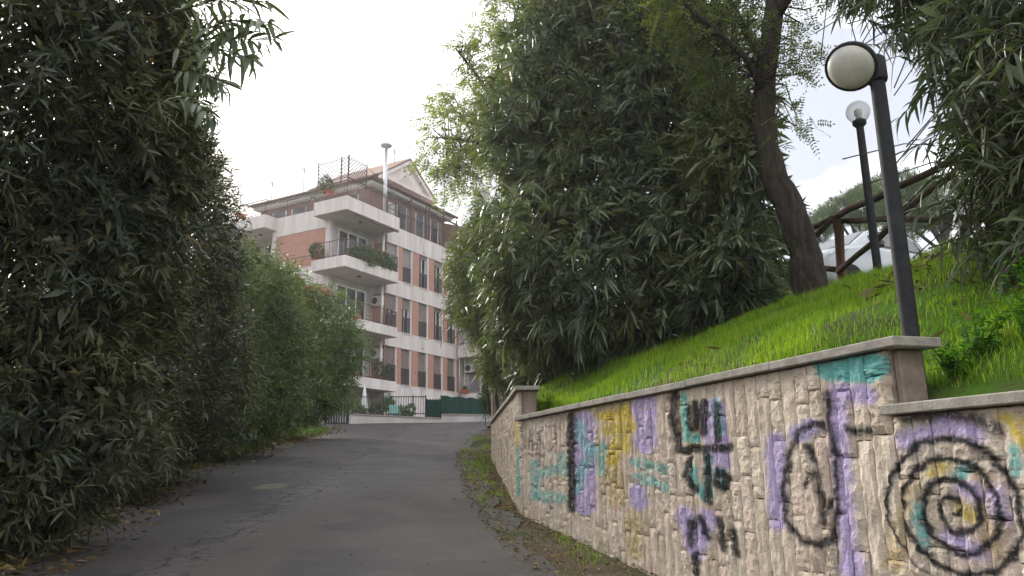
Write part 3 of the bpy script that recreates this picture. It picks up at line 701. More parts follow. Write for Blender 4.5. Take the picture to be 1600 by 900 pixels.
# --- leafy spray reaching out over the lane, leaf by leaf
def oleander_leaf_mesh(k, mat, L_=.15, wr=.17):
    r = np.random.default_rng(300 + k); dr = r.uniform(.05, .5); N = 6; v = []; f = []
    for i in range(N + 1):
        t = i / N; wv = wr * .5 * math.sin(math.pi * min(1, t ** .8 * .97 + .03)) ** .8
        z = -dr * t * t; fold = wv * .35
        v += [(t * L_, -wv * L_, (z + fold) * L_), (t * L_, 0, z * L_), (t * L_, wv * L_, (z + fold) * L_)]
    for i in range(N):
        a = i * 3; f += [(a, a + 3, a + 4, a + 1), (a + 1, a + 4, a + 5, a + 2)]
    me = bpy.data.meshes.new('leaf'); me.from_pydata(v, [], f); me.update(); me.materials.append(mat); me.polygons.foreach_set('use_smooth', np.ones(len(me.polygons), bool)); return me
def leafy_branch(parent, paths, mat, meshes, g, rad=.008, every=.03, whorl=3, L_=(.7, 1.15), maxn=280):
    """branch part with single leaves as sub-parts, along pixel/world polylines"""
    base = np.array(parent.location); cnt = 0
    for pts in paths:
        pts = [np.array(p) for p in pts]
        mb = MB(); mb.tube([p - base for p in pts], list(np.linspace(rad, rad * .3, len(pts))), 5)
        br = mb.build('branch', MT['stem'], parent, True)
        # resample
        cum = np.concatenate([[0], np.cumsum([np.linalg.norm(b - a) for a, b in zip(pts[:-1], pts[1:])])])
        s = cum[-1] * .25
        while s <= cum[-1] and cnt < maxn:
            P = np.array([np.interp(s, cum, [p[i] for p in pts]) for i in range(3)])
            P2 = np.array([np.interp(min(s + .02, cum[-1]), cum, [p[i] for p in pts]) for i in range(3)]); ax = P2 - P
            if np.linalg.norm(ax) < 1e-6: ax = pts[-1] - pts[-2]
            ax /= np.linalg.norm(ax); t = s / cum[-1]; u = np.cross(ax, g.normal(size=3)); u /= np.linalg.norm(u); v_ = np.cross(ax, u); th0 = g.uniform(0, 6.28)
            for q in range(whorl):
                th = th0 + q * 2 * math.pi / whorl; a = 1.2 - .75 * t + g.uniform(-.2, .2)
                D = ax * math.cos(a) + (u * math.cos(th) + v_ * math.sin(th)) * math.sin(a) + np.array([0, 0, -.25]); D /= np.linalg.norm(D)
                lf = bpy.data.objects.new('leaf', meshes[g.integers(len(meshes))]); COL.objects.link(lf); lf.parent = br
                q_ = Vector(D).to_track_quat('X', 'Z'); k = g.uniform(*L_)
                lf.location = tuple(P - base); lf.rotation_euler = (q_ @ Matrix.Rotation(g.uniform(-.6, .6), 3, 'X').to_quaternion()).to_euler(); lf.scale = (k, k, k); cnt += 1
            s += every * g.uniform(.8, 1.3)
    return cnt
g = np.random.default_rng(8); LM = [oleander_leaf_mesh(k, MT['oleander'], .19) for k in range(8)]
pth = []
for src, dst, d in (((230, 90), (430, 62), 4.3), ((240, 30), (425, 2), 4.5), ((250, 120), (350, 128), 4.6), ((260, -20), (400, -30), 4.4), ((280, 90), (405, 95), 4.2), ((290, 60), (425, 35), 4.2), ((260, 150), (335, 185), 5.2)):
    a, b = at(*src, d + .7), at(*dst, d); m_ = (a + b) / 2 + np.array([0, 0, .07]); pth.append([a, m_, b])
leafy_branch(A0, pth, MT['oleander'], LM, g, every=.062, L_=(.7, 1.2), maxn=330)

# --- right-hand side: big oleander on the bank
def zbank(p): return np.full(len(p), 2.4)
hR = [lump_px(*a) for a in ((960, 60, 11.6, 170, 1, .8), (880, 200, 11.4, 135, 1.1, .9), (1040, 180, 11.4, 165, 1.1, .85), (930, 380, 11.3, 170, 1, .8), (1090, 350, 11., 140, 1.1, .8), (850, 450, 12, 110, 1, .8), (1000, 480, 11.4, 120, .75, .8), (1130, 440, 10.6, 80, .9, .8), (1140, 230, 10.0, 75, 1.3, .7), (1160, 380, 9.9, 45, 1.2, .7), (880, 530, 12.4, 80, .7, .7), (1000, 545, 12.6, 85, .6, .7), (900, 585, 13.4, 60, .5, .7), (1090, 500, 12.2, 75, .7, .7), (840, 580, 13.2, 50, .6, .7))]
bR = (2.3, 12.2, bank_z(2.3, 12.2))
R0, twR = shrub('oleander_shrub', 'huge dark oleander on the grassy bank above the wall', 'shrub', hR, bR, 7000, MT['oleander'], 11, None, k=12, L0=.215, wr=.17, droop=.5, base_frac=.3, shoot=.32, inner=26000, zmin=zbank, nst=26, r0=.05, spread=.7, up=.35, jitter=.45)
# individual leaves on its outermost shoots (those that face the lane)
g = np.random.default_rng(12); LR = [oleander_leaf_mesh(k + 20, MT['oleander'], .23, .17) for k in range(8)]
c0 = np.mean(np.array(hR)[:, :3], 0); pth = []
for q in ((1010, 200), (1090, 180), (985, 300), (1030, 370), (950, 290), (1075, 440), (910, 300), (1035, 480), (960, 400), (1110, 370), (890, 420), (1000, 250), (1120, 470), (860, 250), (940, 160)):
    dd = 9.95 + g.uniform(-.15, .25); b = at(q[0], q[1], dd); a = at(q[0] + g.uniform(-25, 25), q[1] + 45, dd + .75); pth.append([a, (a + b) / 2 + np.array([0, 0, .1]), b])
leafy_branch(R0, pth, MT['oleander'], LR, g, every=.09, maxn=290)
# willowy lighter bush at its left foot
hW = [lump_px(*a) for a in ((745, 420, 15.5, 55, 1.3, .9), (790, 480, 15, 75, 1.1, .9), (770, 360, 15.6, 50, 1.1, .9), (735, 480, 15.8, 40, .9, .9), (800, 560, 14.8, 60, .8, .8), (830, 400, 15., 70, 1.2, .8))]
bW = (.35, 15.4, bank_z(.35, 15.4))
shrub('willowy_shrub', 'pale yellow-green narrow-leaved shrub leaning towards the flats', 'shrub', hW, bW, 4300, MT['willowy'], 13, None, k=12, L0=.13, wr=.13, droop=.5, inner=9000, zmin=zbank, nst=16, r0=.04, spread=.35)

# --- feathery trees
def pinnate(P, D, g, n=13, L_=.24, leaf=.045):
    """compound leaves: leaflet pairs along a drooping rachis"""
    N = len(P); parts = []; D = nrm(D); side = nrm(np.cross(D, np.array([0, 0, 1.]) + g.normal(size=(N, 3)) * .3)); LL = L_ * g.uniform(.7, 1.25, N)
    dr = g.uniform(.1, .5, N)
    for q in range(n):
        t = .15 + .85 * (q // 2) / (n // 2)
        P_ = P + D * (LL * t)[:, None] - np.array([0, 0, 1.]) * (dr * LL * t * t)[:, None]
        sg = 1 if q % 2 else -1
        dd = side * sg + D * .35 if q < n - 1 else D
        ln = leaf * g.uniform(.8, 1.2, N)
        parts.append(leaf_arrays(P_, dd, D + g.normal(size=(N, 3)) * .2, ln, ln * .48, np.full(N, .15), True))
    return merge(parts)
def feather_tree(name, label, lumps, trunk, tr, limbs, nleaf, seed, L_=.24, leaf=.045, shell=(.3, 1.05), mat='robinia'):
    g = np.random.default_rng(seed); b = np.array(trunk[0]); t = thing(name, label, 'tree', b)
    mb = MB(); pts = []; rr = []
    for i in range(len(trunk) - 1):
        for k in range(4):
            q = k / 4; pts.append(np.array(trunk[i]) * (1 - q) + np.array(trunk[i + 1]) * q - b + g.normal(size=3) * tr[i] * .05); rr.append((tr[i] * (1 - q) + tr[i + 1] * q) * g.uniform(.92, 1.08))
    pts.append(np.array(trunk[-1]) - b); rr.append(tr[-1])
    mb.tube(pts, rr, 12); mb.build('trunk', MT['bark'], t, True)
    lb = MB()
    for pl, r in limbs: lb.tube([np.array(p) - b for p in pl], list(np.linspace(r, r * .35, len(pl))), 7)
    p, d, i = sample_lumps(lumps, nleaf // 3, g, shell=shell)
    S_ = []
    for pl, r in limbs:
        pl = [np.array(q) for q in pl]
        for u_, v_ in zip(pl[:-1], pl[1:]): S_ += [u_ + (v_ - u_) * k for k in np.linspace(.1, 1, 9)]
    S_ = np.array(S_); used = {}
    for j in range(0, len(p), max(1, len(p) // 420)):
        dd_ = np.linalg.norm(S_ - p[j], axis=1) + g.uniform(0, .5, len(S_)); q = int(np.argmin(dd_))
        if dd_[q] > 1.5 or used.get(q, 0) > 3: continue
        used[q] = used.get(q, 0) + 1; q = S_[q]
        lb.tube([q - b, (q * .6 + p[j] * .4) - b + g.normal(size=3) * .1 + np.array([0, 0, .06]), p[j] - b], [.014, .009, .003], 4, False)
    lb.build('limb', MT['bark'], t, True)
    P = np.repeat(p, 3, 0) + g.normal(size=(len(p) * 3, 3)) * .09
    D = np.repeat(d, 3, 0) * .5 + g.normal(size=P.shape) * .6 + np.array([0, 0, -.25])
    v, f = pinnate(P, D, g, L_=L_, leaf=leaf); mesh_obj('crown', v - b, f, MT[mat], t)
    return t
# leaning tree on the bank
q0 = at(1268, 452, 9.9); q0[2] = bank_z(q0[0], q0[1]) - .1
tk = [q0, at(1258, 400, 9.9), at(1238, 330, 9.85), at(1205, 270, 9.8), at(1192, 200, 9.75), at(1196, 110, 9.7), at(1210, 20, 9.7), at(1222, -90, 9.8)]
lm = [([at(1197, 100, 9.7), at(1160, 40, 9.6), at(1120, -40, 9.3)], .07), ([at(1205, 40, 9.7), at(1250, -30, 9.5), at(1300, -90, 9.2)], .07), ([at(1196, 150, 9.7), at(1165, 90, 9.3), at(1110, 40, 8.9), at(1060, 0, 8.7)], .05), ([at(1215, 0, 9.7), at(1190, -80, 9.8), at(1150, -160, 9.8)], .08), ([at(1222, -90, 9.8), at(1240, -200, 9.8), at(1260, -300, 9.9)], .1)]
lu = [lump_px(*a) for a in ((1115, 60, 9.4, 70, 1, .8), (1060, 10, 9, 60, 1, .8), (1160, 20, 10.6, 60, 1, .6), (1245, 80, 9.6, 36, 1.4, .8), (1200, -120, 9.8, 150, .7, .9), (1310, -60, 9.3, 70, .8, .8), (1060, -100, 9.3, 110, .8, .8), (1130, 130, 9.6, 45, 1.1, .7), (1245, 190, 9.5, 22, 1.3, .8))]
feather_tree('leaning_tree', 'leaning dark-trunked tree with feathery leaves beside the log fence', lu, tk, [.225, .195, .18, .17, .155, .135, .12, .1], lm, 3200, 21)
# pale tree behind the big oleander
q0 = np.array([.8, 18.5, bank_z(.8, 18.5) - .1])
tk = [q0, at(800, 330, 18.3), at(785, 230, 18), at(775, 120, 18)]
lm = [([at(788, 250, 18), at(740, 220, 17.6), at(690, 215, 17.3)], .07), ([at(780, 170, 18), at(740, 110, 17.6), at(715, 80, 17.3)], .06), ([at(785, 240, 18), at(850, 150, 17.8), at(880, 60, 17.8)], .08), ([at(775, 120, 18), at(800, 40, 18), at(830, -20, 18)], .06)]
lu = [lump_px(*a) for a in ((715, 205, 17.3, 55, 1.05, 1), (690, 245, 17.2, 38, .9, 1), (745, 260, 17.4, 45, .8, 1), (735, 150, 17.4, 42, .8, 1), (770, 85, 17.6, 55, .9, 1), (730, 85, 17.5, 28, .8, 1), (820, 30, 17.8, 70, .8, 1), (790, 180, 17.6, 60, 1, 1), (870, 10, 18, 60, .8, 1), (700, 285, 17.2, 26, .7, 1), (790, 10, 17.8, 35, .8, 1))]
feather_tree('feathery_tree', 'pale feathery tree showing left of the huge oleander against the sky', lu, tk, [.17, .14, .12, .08], lm, 2300, 22, L_=.36, leaf=.085, mat='robinia_pale', shell=(.55, 1.1))

# --- narrow-leaved shrub hanging in from the right
hN = [lump_px(*a) for a in ((1600, 60, 6.3, 130, .9, .9), (1480, 10, 6.8, 80, .7, .9), (1660, 200, 6.2, 150, 1, .8), (1590, 190, 6.5, 60, .9, .8), (1630, 340, 6.5, 85, .8, .8), (1720, 380, 6.3, 150, .6, .8), (1380, -50, 7.2, 80, .6, .9), (1500, -80, 6.6, 140, .6, .9))]
bN = (5.3, 5.8, bank_z(5.3, 5.8))
N0, twN = shrub('narrow_leaved_shrub', 'grey-green narrow-leaved shrub hanging in at the right edge beside the lamp', 'shrub', hN, bN, 1100, MT['acacia'], 31, None, k=12, L0=.2, wr=.12, droop=.6, inner=3500, nst=14, r0=.04, spread=.25, up=.1, jitter=.55)
g = np.random.default_rng(32); LN = [oleander_leaf_mesh(k + 40, MT['acacia'], .21, .12) for k in range(8)]
pth = []
for src, dst, d in (((1540, 90), (1400, 190), 6.0), ((1560, 200), (1420, 235), 6.1), ((1560, 300), (1440, 290), 6.1), ((1570, 330), (1425, 330), 6.2), ((1590, 350), (1470, 385), 6.0), ((1600, 370), (1500, 420), 5.9), ((1610, 380), (1560, 440), 5.7), ((1540, 60), (1440, 120), 6.0), ((1600, 60), (1520, 80), 5.2), ((1640, 90), (1560, 100), 5.0), ((1480, 20), (1390, 60), 6.2), ((1420, -30), (1300, 30), 6.6), ((1380, -60), (1260, 10), 6.8), ((1640, 330), (1585, 400), 5.6), ((1560, 250), (1490, 250), 6.0)):
    a, b = at(*src, d + .35), at(*dst, d); pth.append([a, (a + b) / 2 + np.array([0, 0, .1]), b])
leafy_branch(N0, pth[:12], MT['acacia'], LN, g, every=.085, maxn=330)

# --- far things on the right: stone pines beyond the car park
for i, (px, py, d, rr, nn) in enumerate(((1470, 320, 44, 120, 18000), (1350, 338, 52, 80, 12000), (1262, 365, 56, 55, 7000))):
    g = np.random.default_rng(60 + i); c = at(px, py, d); k = d / F
    lab = ('broad umbrella pine beyond the car park, behind the lamp posts', 'middle umbrella pine beyond the parked car', 'small umbrella pine showing just right of the leaning trunk')[i]
    t = thing('umbrella_pine', lab, 'tree', (c[0], c[1], 4.1), 0, 'umbrella pines beyond the car park')
    lumps = []
    for q in range(11):
        a = g.uniform(0, 6.28); r_ = rr * k * math.sqrt(g.random()) * .8
        lumps.append((c[0] + math.cos(a) * r_, c[1] + math.sin(a) * r_, c[2] + g.uniform(-.25, .25) * rr * k * .5 + (1 - r_ / (rr * k)) * .5, rr * k * .35, rr * k * .35, rr * k * .26))
    (v, f), tw = foliage(lumps, nn, g, k=5, L0=.24, wr=.12, shoot=.2, up=.8, droop=0, inner=0, spread=(1.0, .3), simple_=True)
    b = np.array([c[0], c[1], 4.1]); mesh_obj('crown', v - b, f, MT['pine'], t)
    mb = MB(); mb.tube([(0, 0, -.2), (.2, .1, (c[2] - 4.1) * .5), (.1, 0, c[2] - 4.1 - .3)], [.3, .24, .16], 8); mb.build('trunk', MT['bark'], t, True)
    mb = MB()
    for L1 in lumps: mb.tube([(.1, 0, (c[2] - 4.1) * .72), ((L1[0] - c[0]) * .6, (L1[1] - c[1]) * .6, L1[2] - 4.1 - .5), (L1[0] - c[0], L1[1] - c[1], L1[2] - 4.1)], [.12, .08, .03], 5, False)
    mb.build('limb', MT['bark'], t, True)
# clipped conifer by the far wall
b = at(776, 640, 24); b[2] = bank_z(b[0] + .6, b[1]) - .1; b[0] += .05
lumps = [(b[0], b[1], b[2] + .35 + .42 * i, .58 - .06 * i, .58 - .06 * i, .5) for i in range(6)]
shrub('conifer_bush', 'small bright green conifer beyond the far wall pier', 'shrub', lumps, tuple(b), 2600, MT['thuja'], 41, None, k=6, L0=.09, wr=.3, shoot=.14, up=.8, droop=.1, inner=3000, nst=3, r0=.03, spread=.05)

# ------------------------------------------------------------------ grass, weeds, litter
def blades(P, g, h, wd, lean=.5):
    N = len(P); a = g.uniform(0, 6.28, N); ld = np.stack([np.cos(a), np.sin(a), 0 * a], 1); hh = h * g.uniform(.5, 1.3, N)
    sd_ = np.stack([-np.sin(a + g.normal(size=N) * .5), np.cos(a + g.normal(size=N) * .5), 0 * a], 1); le_ = lean * g.uniform(.1, 1.3, N); up = np.array([0, 0, 1.])
    w2 = wd * g.uniform(.6, 1.3, N)
    m_ = P + up * (hh * .6)[:, None] + ld * (hh * le_ * .3)[:, None]; t_ = P + up * (hh * (1 - .25 * le_))[:, None] + ld * (hh * le_)[:, None]
    V = np.stack([P + sd_ * w2[:, None], P - sd_ * w2[:, None], m_ - sd_ * (w2 * .7)[:, None], m_ + sd_ * (w2 * .7)[:, None], t_], 1)
    b = np.arange(N)[:, None] * 5
    return V.reshape(-1, 3), [b + np.array([0, 1, 2, 3]), b + np.array([3, 2, 4])]
g = np.random.default_rng(70); N = 210000
s = g.uniform(-3.5, 13, N); p = .3 + 5.2 * g.random(N) ** 1.15
wp = wall_pt(s); wn = wall_n(s); x = wp[:, 0] + wn[:, 0] * p; y = wp[:, 1] + wn[:, 1] * p
dens = .28 + 1.1 * sstep(.28, .6, .6 * vnoise(x * 1.6, y * 1.6, 41) + .4 * vnoise(x * .7, y * .7, 45)) * (.3 + 1.1 * vnoise(x * 5, y * 5, 42))
dens *= 1 - .80 * sstep(2.9, 4.0, x + (vnoise(x * 2, y * 2, 44) - .5) * 1.2) * sstep(8.5, 6.8, y)           # thin, littered corner on the right
dens *= 1 - .85 * sstep(1.5, .6, np.hypot((x - 2.2) / 1.6, (y - 12.2) / 1.4) / 1.0)                        # bare under the oleander
dens = np.where((s < .2) & (p < 1.3), np.maximum(dens, .8), dens)
k = g.random(N) < dens * .75; x, y, s, p = x[k], y[k], s[k], p[k]
P = np.stack([x, y, bank_sp(s, p) - .01], 1)
hh = .06 + .14 * vnoise(x * 2.2, y * 2.2, 43) ** 1.5
v, f = blades(P, g, hh, .0035 + 0 * hh, .7); tag(mesh_obj('bank_grass', v, f, MT['grassm']), 'bright green grass covering the bank above the wall', 'grass', kind='stuff')
# grass and moss along the verge and hedge foot
N = 26000; s = g.uniform(-1, 24, N); t = g.random(N); wp = wall_pt(s); xr = right_edge(wp[:, 1]) - .2
x = xr + (wp[:, 0] - .05 - xr) * t; y = wp[:, 1] + g.normal(size=N) * .05
k = g.random(N) < (.03 + .6 * sstep(.55, .75, vnoise(x * 1.5 + 3, y * .9, 51)) + .6 * sstep(12.5, 13.5, y) * sstep(19, 16, y) * (t < .75) * vnoise(x * 3, y * 2, 55)); x, y, t, xr_ = x[k], y[k], t[k], xr[k]
P = np.stack([x, y, zroad(y) - .01 - .07 * t], 1)
v, f = blades(P, g, np.full(len(x), .075), .0032 + 0 * x, .9); tag(mesh_obj('verge_grass', v, f, MT['grassm']), 'sparse grass tufts on the verge under the wall', 'grass', kind='stuff')
N = 16000; y = g.uniform(7, 37, N); x = left_edge(y) - .25 + g.normal(size=N) * .32
k = (g.random(N) < .1 + sstep(.5, .7, vnoise(x * 1.2, y * .7, 52)) + (y > 29)); x, y = x[k], y[k]
P = np.stack([x, y, zroad(y) - .02], 1); v, f = blades(P, g, np.full(len(x), .13), .005 + 0 * x, .9)
tag(mesh_obj('hedge_grass', v, f, MT['weed']), 'ragged grass along the foot of the left hedge', 'grass', kind='stuff')
def litter(x, y, z, g, size, name, label):
    n = len(x); P = np.stack([x, y, z + g.uniform(.003, .025, n)], 1); D = g.normal(size=(n, 3)) * np.array([1, 1, .18]); ln = size * g.uniform(.4, 1.4, n)
    v, f = leaf_arrays(P, D, g.normal(size=(n, 3)) * np.array([1, 1, .4]), ln, ln * g.uniform(.12, .5, n), g.uniform(-.2, .2, n), True)
    tag(mesh_obj(name, v, f, MT['litter']), label, 'litter', kind='stuff')
n = 13000; y = 6.5 + 30 * g.random(n) ** 1.4; x = left_edge(y) + .25 - np.abs(g.normal(size=n)) * .5 + g.random(n) ** 3 * 1.0
litter(x, y, zroad(y) + .0, g, .11, 'hedge_litter', 'dry fallen oleander leaves along the left edge of the lane')
n = 5200; s = g.uniform(-1, 16, n); wp = wall_pt(s); t = g.random(n); xr = right_edge(wp[:, 1]) - .35; x = xr + (wp[:, 0] - xr) * t
litter(x, wp[:, 1], zroad(wp[:, 1]) + .02 - .06 * t, g, .05, 'verge_litter', 'brown leaf litter on the verge below the wall')
n = 6500; s = g.uniform(-4, 6, n); p = g.uniform(.3, 5, n); wp = wall_pt(s); wn = wall_n(s); x = wp[:, 0] + wn[:, 0] * p; y = wp[:, 1] + wn[:, 1] * p
k = g.random(n) < (.02 + sstep(2.8, 3.9, x) * sstep(8.5, 7, y)); litter(x[k], y[k], bank_sp(s[k], p[k]) + .015, g, .12, 'bank_litter', 'straw and dead leaves on the right of the bank')
n = 420; y = 5 + 28 * g.random(n) ** 1.3; x = left_edge(y) + (right_edge(y) - left_edge(y)) * g.random(n)
litter(x, y, zroad(y) + .035, g, .05, 'road_litter', 'scattered fallen leaves lying on the asphalt')
# leafy weeds in the corner behind the lower wall
def weed(c, g, h, n, label, grp, lf=.055, mat='weed'):
    t = thing('weed_plant', label, 'weed', c, 0, grp); mb = MB(); parts = []
    for k in range(n):
        a = g.uniform(0, 6.28); hh = h * g.uniform(.6, 1.15); ln = g.uniform(.2, .8); tip = np.array([math.cos(a) * hh * ln, math.sin(a) * hh * ln, hh])
        st = np.array([g.normal() * .04, g.normal() * .04, -.03]); mid = st * .5 + tip * .5 + np.array([0, 0, hh * .15])
        mb.tube([st, mid, tip], [.004, .003, .0015], 4, False)
        m_ = 9; tt = np.linspace(.25, 1, m_); P = st * ((1 - tt) ** 2)[:, None] + 2 * mid * (tt * (1 - tt))[:, None] + tip * (tt ** 2)[:, None]
        D = g.normal(size=(m_, 3)) * np.array([1, 1, .25]) + np.array([0, 0, .15]); Ls = lf * g.uniform(.7, 1.3, m_) * (1.2 - .4 * tt)
        parts.append(leaf_arrays(P, D, np.cross(D, (0, 0, 1.)), Ls, Ls * .62, np.full(m_, .25)))
    v, f = merge(parts); mesh_obj('foliage', v, f, MT[mat], t); mb.build('stem', MT['weed'], t)
g = np.random.default_rng(80)
wl = ['leafy weed sprawling against the end pier of the wall', 'second leafy weed from the wall pier, beside the coping', 'bushy weed below the lamp post on the bank', 'low weed in the middle of the lower coping', 'upright weed behind the lower coping near the right edge', 'weed trailing over the corner of the lower coping', 'farthest right weed behind the lower coping', 'dense green weed just right of the lamp foot', 'short weed between the lamp foot and the straw', 'leafy weed beside the straw on the bank']
for i, (s, p, h) in enumerate(((-.12, .55, .22), (-.3, .75, .22), (-.18, 1.0, .25), (-.6, .6, .18), (-.85, .75, .22), (-.1, .38, .16), (-1.2, .6, .2), (-.05, 1.25, .24), (-.5, 1.2, .2), (-.8, 1.15, .2))):
    q = wall_pt(s) + wall_n(s) * p; weed((q[0], q[1], float(bank_sp(s, p))), g, h * 1.3, 20, wl[i], 'weeds in the corner above the lower wall')
q = at(845, 640, 10.2); weed((q[0] + .12, q[1], bank_z(q[0] + .12, q[1])), g, .2, 14, 'small weed at the foot of the far wall pier', None)
# broad weeds under the left hedge
hl = ['broad-leaved weed at the foot of the second oleander', 'ivy-like weed farther up the hedge foot', 'glossy weed under the pink-flowered oleander', 'large glossy weed low in the middle of the hedge', 'leafy weed lowest along the hedge foot', 'glossy weed nearest the iron gate']
for i, (y, o_, h) in enumerate(((15.5, .1, .4), (19, .25, .5), (24, .3, .8), (21, .5, 1.0), (11, .2, .35), (27.5, .4, .7))):
    x = float(left_edge(y)) - o_; weed((x, y, float(zroad(y))), g, h, 26, hl[i], 'broad-leaved weeds under the left hedge', .11 if i else .14, 'ivy')

# ------------------------------------------------------------------ lamps
def lamp(label, foot, top, r):
    t = thing('lamp_post', label, 'street lamp', foot, 0, None); h = top[2] - foot[2]
    mb = MB(); mb.lathe([(r * 1.0, -.3), (r, 0), (r, h * .5), (r * .93, h - .06), (r * .93, h)], n=18); mb.build('post', MT['lamp_black'], t, True)
    return t, h
f1 = at(1424, 527, 4.95); q1 = at(1368, 108, 4.95); f1[2] = bank_z(f1[0], f1[1]) - .05; q1[:2] = f1[:2]
t1, h1 = lamp('near lamp post with tilted dark-hooded globe, rising behind the wall', f1, q1, .047)
gc = at(1330, 104, 4.88) - f1; rg = .148
MB().lathe([(.055, h1 - .09), (.062, h1 - .07), (.062, h1 + .06), (.04, h1 + .085), (.0, h1 + .09)], n=18).build('collar', MT['lamp_black'], t1, True)
MB().tube([(0, 0, h1 + .02), tuple(gc * .55 + np.array([0, 0, h1 + .02]) * .45), tuple(gc)], [.036, .038, .05], 10).build('bracket', MT['lamp_black'], t1, True)
ax = Vector((-.65, -.61, -.78)).normalized(); Mx = ax.to_track_quat('Z', 'Y').to_matrix()
prof = [(rg * math.cos(a), rg * math.sin(a)) for a in np.linspace(R(-4), R(88), 12)]
MB().lathe([(x * .97, z * .5 + .0) for x, z in prof], tuple(gc), 28, Mx).build('diffuser', MT['opal'], t1, True)
MB().lathe([(rg * math.cos(a) * 1.0, -rg * math.sin(a)) for a in np.linspace(R(0), R(86), 12)], tuple(gc), 28, Mx).build('hood', MT['lamp_black'], t1, True)
MB().lathe([(rg * .985, -.015), (rg * 1.05, -.015), (rg * 1.05, .018), (rg * .985, .018)], tuple(gc), 28, Mx).build('rim', MT['lamp_black'], t1, True)
f2 = at(1372, 425, 10.3); f2[2] = bank_z(f2[0], f2[1]) - .05; q2 = at(1342, 192, 10.3); q2[:2] = f2[:2]
t2, h2 = lamp('farther lamp post with clear glass globe, in front of the white car', f2, q2, .05)
MB().lathe([(.05, h2 - .06), (.085, h2 - .02), (.085, h2 + .02), (.06, h2 + .04)], n=18).build('collar', MT['lamp_black'], t2, True)
MB().lathe([(.15 * math.sin(a) + .001, h2 + .15 - .15 * math.cos(a)) for a in np.linspace(R(22), R(179), 16)], n=24).build('globe', MT['globe'], t2, True)
MB().lathe([(.03, h2 + .02), (.035, h2 + .08), (.05, h2 + .12), (.05, h2 + .17), (.02, h2 + .2)], n=12).build('bulb', MT['plastic'], t2, True)
# slim dark post by the far pier
q = at(795, 608, 18.6); zb_ = bank_z(q[0] + .3, q[1]); t = thing('pole', 'slim dark green pole standing behind the far wall pier', 'pole', (q[0], q[1], zb_ - .2))
MB().lathe([(.045, 0), (.045, 2.6), (.03, 3.4)], n=10).build('shaft', MT['gate'], t, True); MB().lathe([(.05, 3.4), (.05, 3.46), (.01, 3.5)], n=10).build('cap', MT['gate'], t, True)

# ------------------------------------------------------------------ rustic log fence
def log(mb, a, b, r, n=9, wob=.02, seed=0):
    g = np.random.default_rng(seed); a = np.array(a); b = np.array(b); m_ = 7; pts = []; rr = []
    for i in range(m_):
        t = i / (m_ - 1); pts.append(a + (b - a) * t + g.normal(size=3) * wob * (0 < i < m_ - 1)); rr.append(r * g.uniform(.9, 1.1))
    mb.tube(pts, rr, n); return mb
FP = []
for px, py, d in ((1318, 432, 12.0),): FP.append(at(px, py, d))
P1 = at(1316, 432, 12.0); P1[2] = bank_z(P1[0], P1[1]) - .1
dirF = np.array([5.5 - 4.86, 8.6 - 10.97, 0]); dirF /= np.linalg.norm(dirF)
zt = at(1312, 338, 12.0)[2]
lbl = ['log fence bay left of the reddish post, with crossed braces', 'log fence bay right of the reddish post, running behind the lamps', 'log fence bay half hidden in the right-hand shrub']
posts = [P1 - dirF * 2.6, P1, P1 + dirF * 2.6, P1 + dirF * 5.2]
ft = thing('log_fence', 'rustic log fence with crossed braces along the top of the bank', 'fence', tuple(P1))
for i, p_ in enumerate(posts):
    z0 = bank_z(p_[0], p_[1]) - .15
    log(MB(), (p_[0] - P1[0], p_[1] - P1[1], z0 - P1[2]), (p_[0] - P1[0] + .02, p_[1] - P1[1], zt - .03 - P1[2]), .068, seed=90 + i).build('post', MT['log_post'], ft, True)
for i in range(3):
    a, b = posts[i], posts[i + 1]; A_ = np.array([a[0] - P1[0], a[1] - P1[1], zt - P1[2]]); B_ = np.array([b[0] - P1[0], b[1] - P1[1], zt - P1[2]])
    side = np.array([-dirF[1], dirF[0], 0]) * .07
    log(MB(), A_ - dirF * .12, B_ + dirF * .12, .048, wob=.01, seed=100 + i).build('top_rail', MT['log'], ft, True)
    log(MB(), A_ + side + (0, 0, -.06), B_ + side + (0, 0, -.82), .042, wob=.01, seed=110 + i).build('brace', MT['log'], ft, True)
    log(MB(), A_ - side + (0, 0, -.85), B_ - side + (0, 0, -.05), .042, wob=.01, seed=120 + i).build('brace', MT['log'], ft, True)

